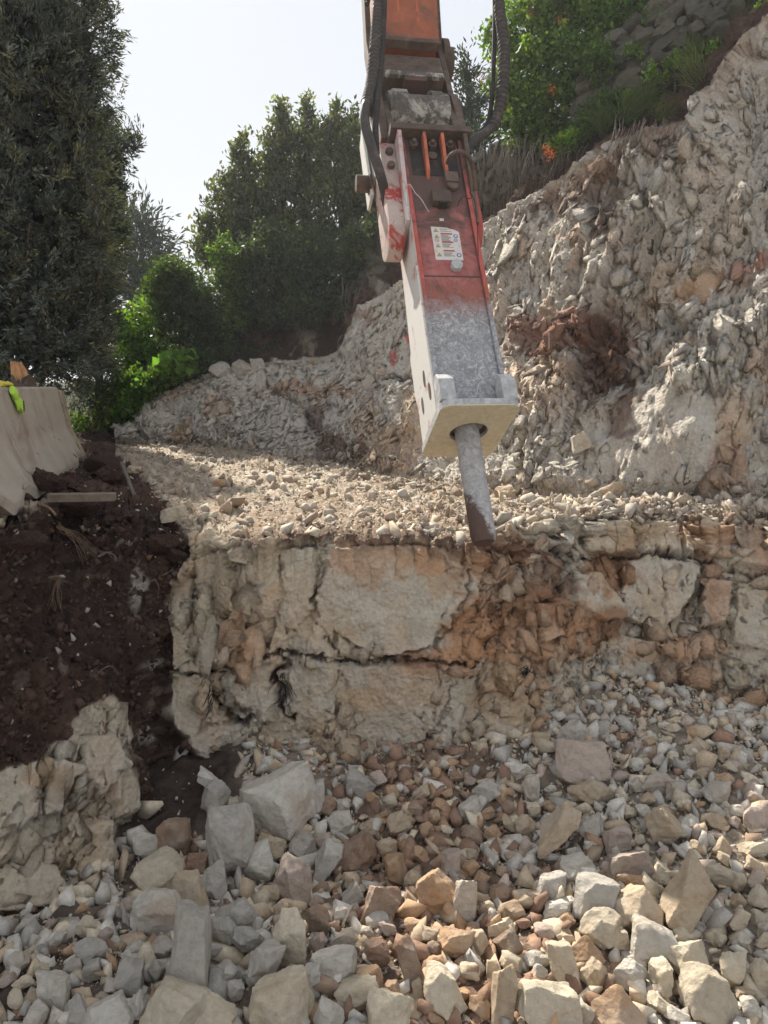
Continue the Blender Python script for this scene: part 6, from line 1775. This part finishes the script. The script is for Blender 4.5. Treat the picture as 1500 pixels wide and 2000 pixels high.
# blossoms: each cluster its own thing
for (px, py, Y, lb) in ((1075, 300, 9.9, 'orange blossom cluster hanging below the crest sprig'), (1035, 20, 11.2, 'orange blossom high in the flowering shrub'), (1078, 176, 10.7, 'orange blossom in the middle of the flowering shrub'),
                        (940, 150, 11.6, 'pink orange blossom on the bare twig left of the shrub'), (990, 215, 11.0, 'yellow orange blossom low in the shrub'), (1095, 40, 11.0, 'orange blossom among the top leaves'), (1068, 290, 9.95, 'small orange blossom above the hanging cluster')):
    rg = np.random.default_rng(int(px))
    c = np.array(P(px, py, Y)); k = 26 if py != 300 else 60
    V, F_, K = leaf_cloud(c + rg.normal(0, 0.035, (k, 3)), 0.045, (0.75, 0.2, 0.05), 0.2, 0.35, 0.0, rg=rg)
    o = link('blossom', mesh_np('blossom', V - c, F_, np.clip(K, 0, 0.9)), M['flower']); o.location = c
    tag(o, lb, 'flower', 'orange blossoms')
# grass tufts
def grass_tuft(px, py, Y, n, ln, label, lean=0.0, col=(0.07, 0.10, 0.035), seed=1):
    rg = np.random.default_rng(seed); base = np.array(P(px, py, Y))
    V, F_, K = [], [], []
    for i in range(n):
        b = base + rg.normal(0, 0.05, 3); d = rg.normal(0, 0.45, 3); d[2] = abs(d[2]) + 0.5; d[0] += lean; d /= np.linalg.norm(d)
        L_ = ln * rg.uniform(0.5, 1.2); s = np.cross(d, [0, 1, 0.2]); s /= np.linalg.norm(s); w = 0.005
        drop = np.array([lean * 0.4, -0.1, -0.5]) * L_
        q = [b - s * w, b + s * w, b + d * L_ * 0.5 + s * w * 0.8, b + d * L_ * 0.5 - s * w * 0.8, b + d * L_ * 0.95 + drop * 0.5 + s * w * 0.2, b + d * L_ * 0.95 + drop * 0.5 - s * w * 0.2]
        o = len(V); V += q; F_ += [(o, o + 1, o + 2, o + 3), (o + 3, o + 2, o + 4, o + 5)]
        K += [np.array(col) * rg.uniform(0.7, 1.4)] * 6
    o = link('grass_tuft', mesh_np('grass_tuft', np.array(V) - base, np.array(F_), np.array(K)), M['leaf']); o.location = base
    tag(o, label, 'grass', 'grass tufts along the crest')
grass_tuft(1225, 225, 9.4, 140, 0.42, 'arching grass tuft hanging over the crest', 0.7, seed=2)
grass_tuft(1255, 200, 9.4, 110, 0.40, 'grass tuft right of the arching one', 0.5, seed=3)
grass_tuft(1180, 250, 9.7, 120, 0.36, 'dense grass tuft left of the arching one', -0.2, seed=4)
grass_tuft(1360, 150, 9.0, 90, 0.40, 'pale grass tuft high on the crest under the stone wall', -0.5, (0.11, 0.13, 0.055), 5)
grass_tuft(1350, 110, 9.5, 70, 0.4, 'tall grass stems against the stone wall', 0.2, seed=6)
grass_tuft(1140, 270, 9.9, 90, 0.3, 'grass tuft beside the orange flowers', 0.2, seed=7)
grass_tuft(1290, 230, 9.2, 80, 0.3, 'short grass tuft on the brown crest edge', 0.5, (0.10, 0.11, 0.05), 8)
# dead vines and roots hanging under the shrub, each bundle a thing
for k, (x0, y0, x1, y1, Y, n, lb) in enumerate(((970,290,960,460,11.4,26,'curtain of bare vines hanging right of the breaker'), (1010,280,1005,440,11.0,30,'bare vines in front of the dark terrace stones'),
        (1060,290,1050,420,10.5,22,'bare vines below the flowering shrub'), (1120,300,1090,380,10.2,14,'short dead vines at the crest'), (1230,250,1215,380,9.3,26,'straw coloured roots hanging under the grass'),
        (1290,250,1255,350,9.0,14,'thin roots over the brown crest edge'), (600,590,600,680,13.9,12,'dry hanging stems under the big dense bush'), (700,560,690,660,13.0,9,'dry hanging stems right of the brown bank'), (985,120,950,200,11.4,12,'bare twigs left of the flowering shrub'))):
    rl = random.Random(k + 50); paths = []
    for i in range(n):
        ax = x0 + rl.uniform(-32, 32); ay = y0 + rl.uniform(-25, 15); bx = x1 + (ax - x0) + rl.uniform(-24, 24); by = y0 + (y1 - y0) * rl.uniform(0.4, 1.0)
        paths.append([P(ax + (bx - ax) * t + rl.uniform(-7, 7) * (t > 0), ay + (by - ay) * t, Y - 0.25 - 0.25 * math.sin(3 * t) + rl.uniform(-.06, .06)) for t in (0, .3, .6, 1)])
    strand_bundle('hanging_vines', lb, 'vines', paths, 0.0045 if Y < 12 else 0.006, M['deadtwig'], group='dead vines and roots on the bank')
tag(link('vine_root', tube_mesh('vine_root', [P(1072, 560, 8.9), P(1074, 480, 9.6), P(1076, 410, 10.0), P(1074, 340, 10.1)], 0.005, 5), M['deadtwig']), 'one long thin vine hanging down the pale rock face', 'vine')
tag(link('vine_root', tube_mesh('vine_root', [P(1005, 480, 10.4), P(1010, 420, 10.6), P(1015, 330, 10.8), P(1010, 270, 10.9)], 0.006, 5), M['deadtwig']), 'long vine hanging left of the thin one', 'vine')
tag(link('curved_root', tube_mesh('curved_root', [P(662, 660, 13.0), P(668, 655, 12.95), P(660, 668, 12.9), P(665, 680, 12.9)], 0.012, 6), M['deadtwig']), 'small curled root on the brown bank edge', 'root')

# ------------------------------------------------------------------ dry stone walls
STONES = []
for i in range(10):
    me = rock_mesh(600 + i, 3, 12, boxy=1.0, rough=0.03)
    me.materials.clear(); me.materials.append(M['wallstone']); me.name = 'stone'
    STONES.append(me)
def stone_wall(label, quad, nrow, ncol, seed, shade=1.0):
    """quad: lower left, lower right, upper right, upper left"""
    q = [np.array(P(*c)) for c in quad]
    base = (q[0] + q[1]) / 2
    root = empty('dry_stone_wall', base); tag(root, label, 'stone wall')
    rg = np.random.default_rng(seed)
    for r_ in range(nrow):
        u = -rg.uniform(0, 0.5) / ncol
        while u < 1:
            wd = rg.uniform(0.6, 1.7) / ncol
            uc = u + wd / 2; v = (r_ + 0.5 + rg.uniform(-0.22, 0.22)) / nrow; u += wd * 0.97
            if uc > 1.02: break
            lo = q[0] * (1 - uc) + q[1] * uc; hi = q[3] * (1 - uc) + q[2] * uc
            c = lo * (1 - v) + hi * v
            du = (q[1] - q[0]) * wd / 2; dv = (hi - lo) / nrow / 2 * rg.uniform(0.95, 1.35)
            X_ = Vector(du.tolist()); Z_ = Vector(dv.tolist()); lx, lz = X_.length, Z_.length
            xn = X_.normalized(); zn = (Z_ - Z_.dot(xn) * xn).normalized(); yn = zn.cross(xn)
            mt = Matrix(((xn.x, yn.x, zn.x), (xn.y, yn.y, zn.y), (xn.z, yn.z, zn.z))).to_4x4()
            o = bpy.data.objects.new('stone', STONES[int(rg.integers(0, 10))]); COL.objects.link(o); o.parent = root
            o.matrix_local = Matrix.Translation(Vector((c - base).tolist()) + yn * float(rg.uniform(-0.04, 0.04))) @ mt @ Matrix.Rotation(float(rg.uniform(-0.35, 0.35)), 4, 'Y') @ Matrix.Diagonal((lx * 1.16, 0.16, lz * 1.25, 1))
            g_ = float(rg.uniform(0.6, 1.3)) * shade; o.color = (0.15 * g_, 0.135 * g_, 0.11 * g_, 1)
    # packed earth core behind the stones
    bm = bmesh.new()
    nrm = Vector(np.cross(q[1] - q[0], q[3] - q[0]).tolist()).normalized()
    if nrm.y < 0: nrm = -nrm
    f_ = [Vector((c - base).tolist()) + nrm * 0.06 for c in q]; bk = [v + nrm * 0.5 for v in f_]
    vs = [bm.verts.new(v) for v in f_ + bk]
    bm.faces.new(vs[0:4]); bm.faces.new(vs[4:8][::-1])
    for k in range(4): bm.faces.new((vs[k], vs[4 + k], vs[4 + (k + 1) % 4], vs[(k + 1) % 4]))
    bmesh.ops.recalc_face_normals(bm, faces=bm.faces)
    bm_finish(bm, 'earth_core', M['dirt'], root, 0)
M['dirt'] = simple_mat('wall_dirt', (0.05, 0.038, 0.03), 0.98, 0, 0.4, 12, 0.6, 0.02)
stone_wall('grey dry stone terrace wall at the upper right under the shrub', [(1125,262,10.5),(1560,-30,9.4),(1560,-190,9.6),(1150,110,10.8)], 7, 11, 71, 0.75)
stone_wall('shaded dry stone wall behind the hanging vines right of the breaker', [(925,420,11.9),(1090,330,11.0),(1100,255,11.2),(925,300,12.1)], 5, 8, 72, 0.75)
stone_wall('small pile of dark wall stones left of the breaker', [(715,560,13.2),(800,530,12.6),(800,440,12.8),(715,470,13.4)], 4, 4, 73, 0.7)
# crest blocks on the mound
for k, (px, py, w, h, c_, lb) in enumerate(((430, 722, 42, 34, 'pale', 'pale block left on the crest of the rock mound'), (475, 722, 50, 36, 'pale', 'pale hollow block beside the left crest block'), (505, 715, 34, 30, 'pale', 'pale broken block right on the mound crest'),
        (720, 745, 24, 18, 'pale', 'pale rounded stone on the black seam left of the breaker'), (745, 728, 20, 14, 'pinkish', 'pinkish stone on the black seam'), (1125, 335, 26, 34, 'cream', 'cream block standing at the crest'), (1188, 285, 18, 28, 'pale', 'pale block at the crest under the grass'), (950, 470, 30, 26, 'pale', 'pale block at the crest right of the breaker'))):
    Y = {430: 13.2, 475: 13.2, 505: 13.2, 720: 10.9, 745: 10.6, 1125: 9.75, 1188: 9.4, 950: 10.9}[px]
    p = P(px, py, Y); dep = Y * CP - (p.z - EYE) * SP
    o = bpy.data.objects.new('boulder', BIG[(k * 3) % 26]); COL.objects.link(o)
    o.matrix_world = Matrix.Translation(p) @ Matrix.Rotation(k * 0.7, 4, 'Y') @ Matrix.Diagonal((w / FPX * dep / 2, w / FPX * dep / 2 * 0.8, h / FPX * dep / 2, 1))
    cc = COLS[c_]; o.color = (cc[0] * .8, cc[1] * .8, cc[2] * .8, 1)
    tag(o, lb, 'rock', 'rocks along the crest')
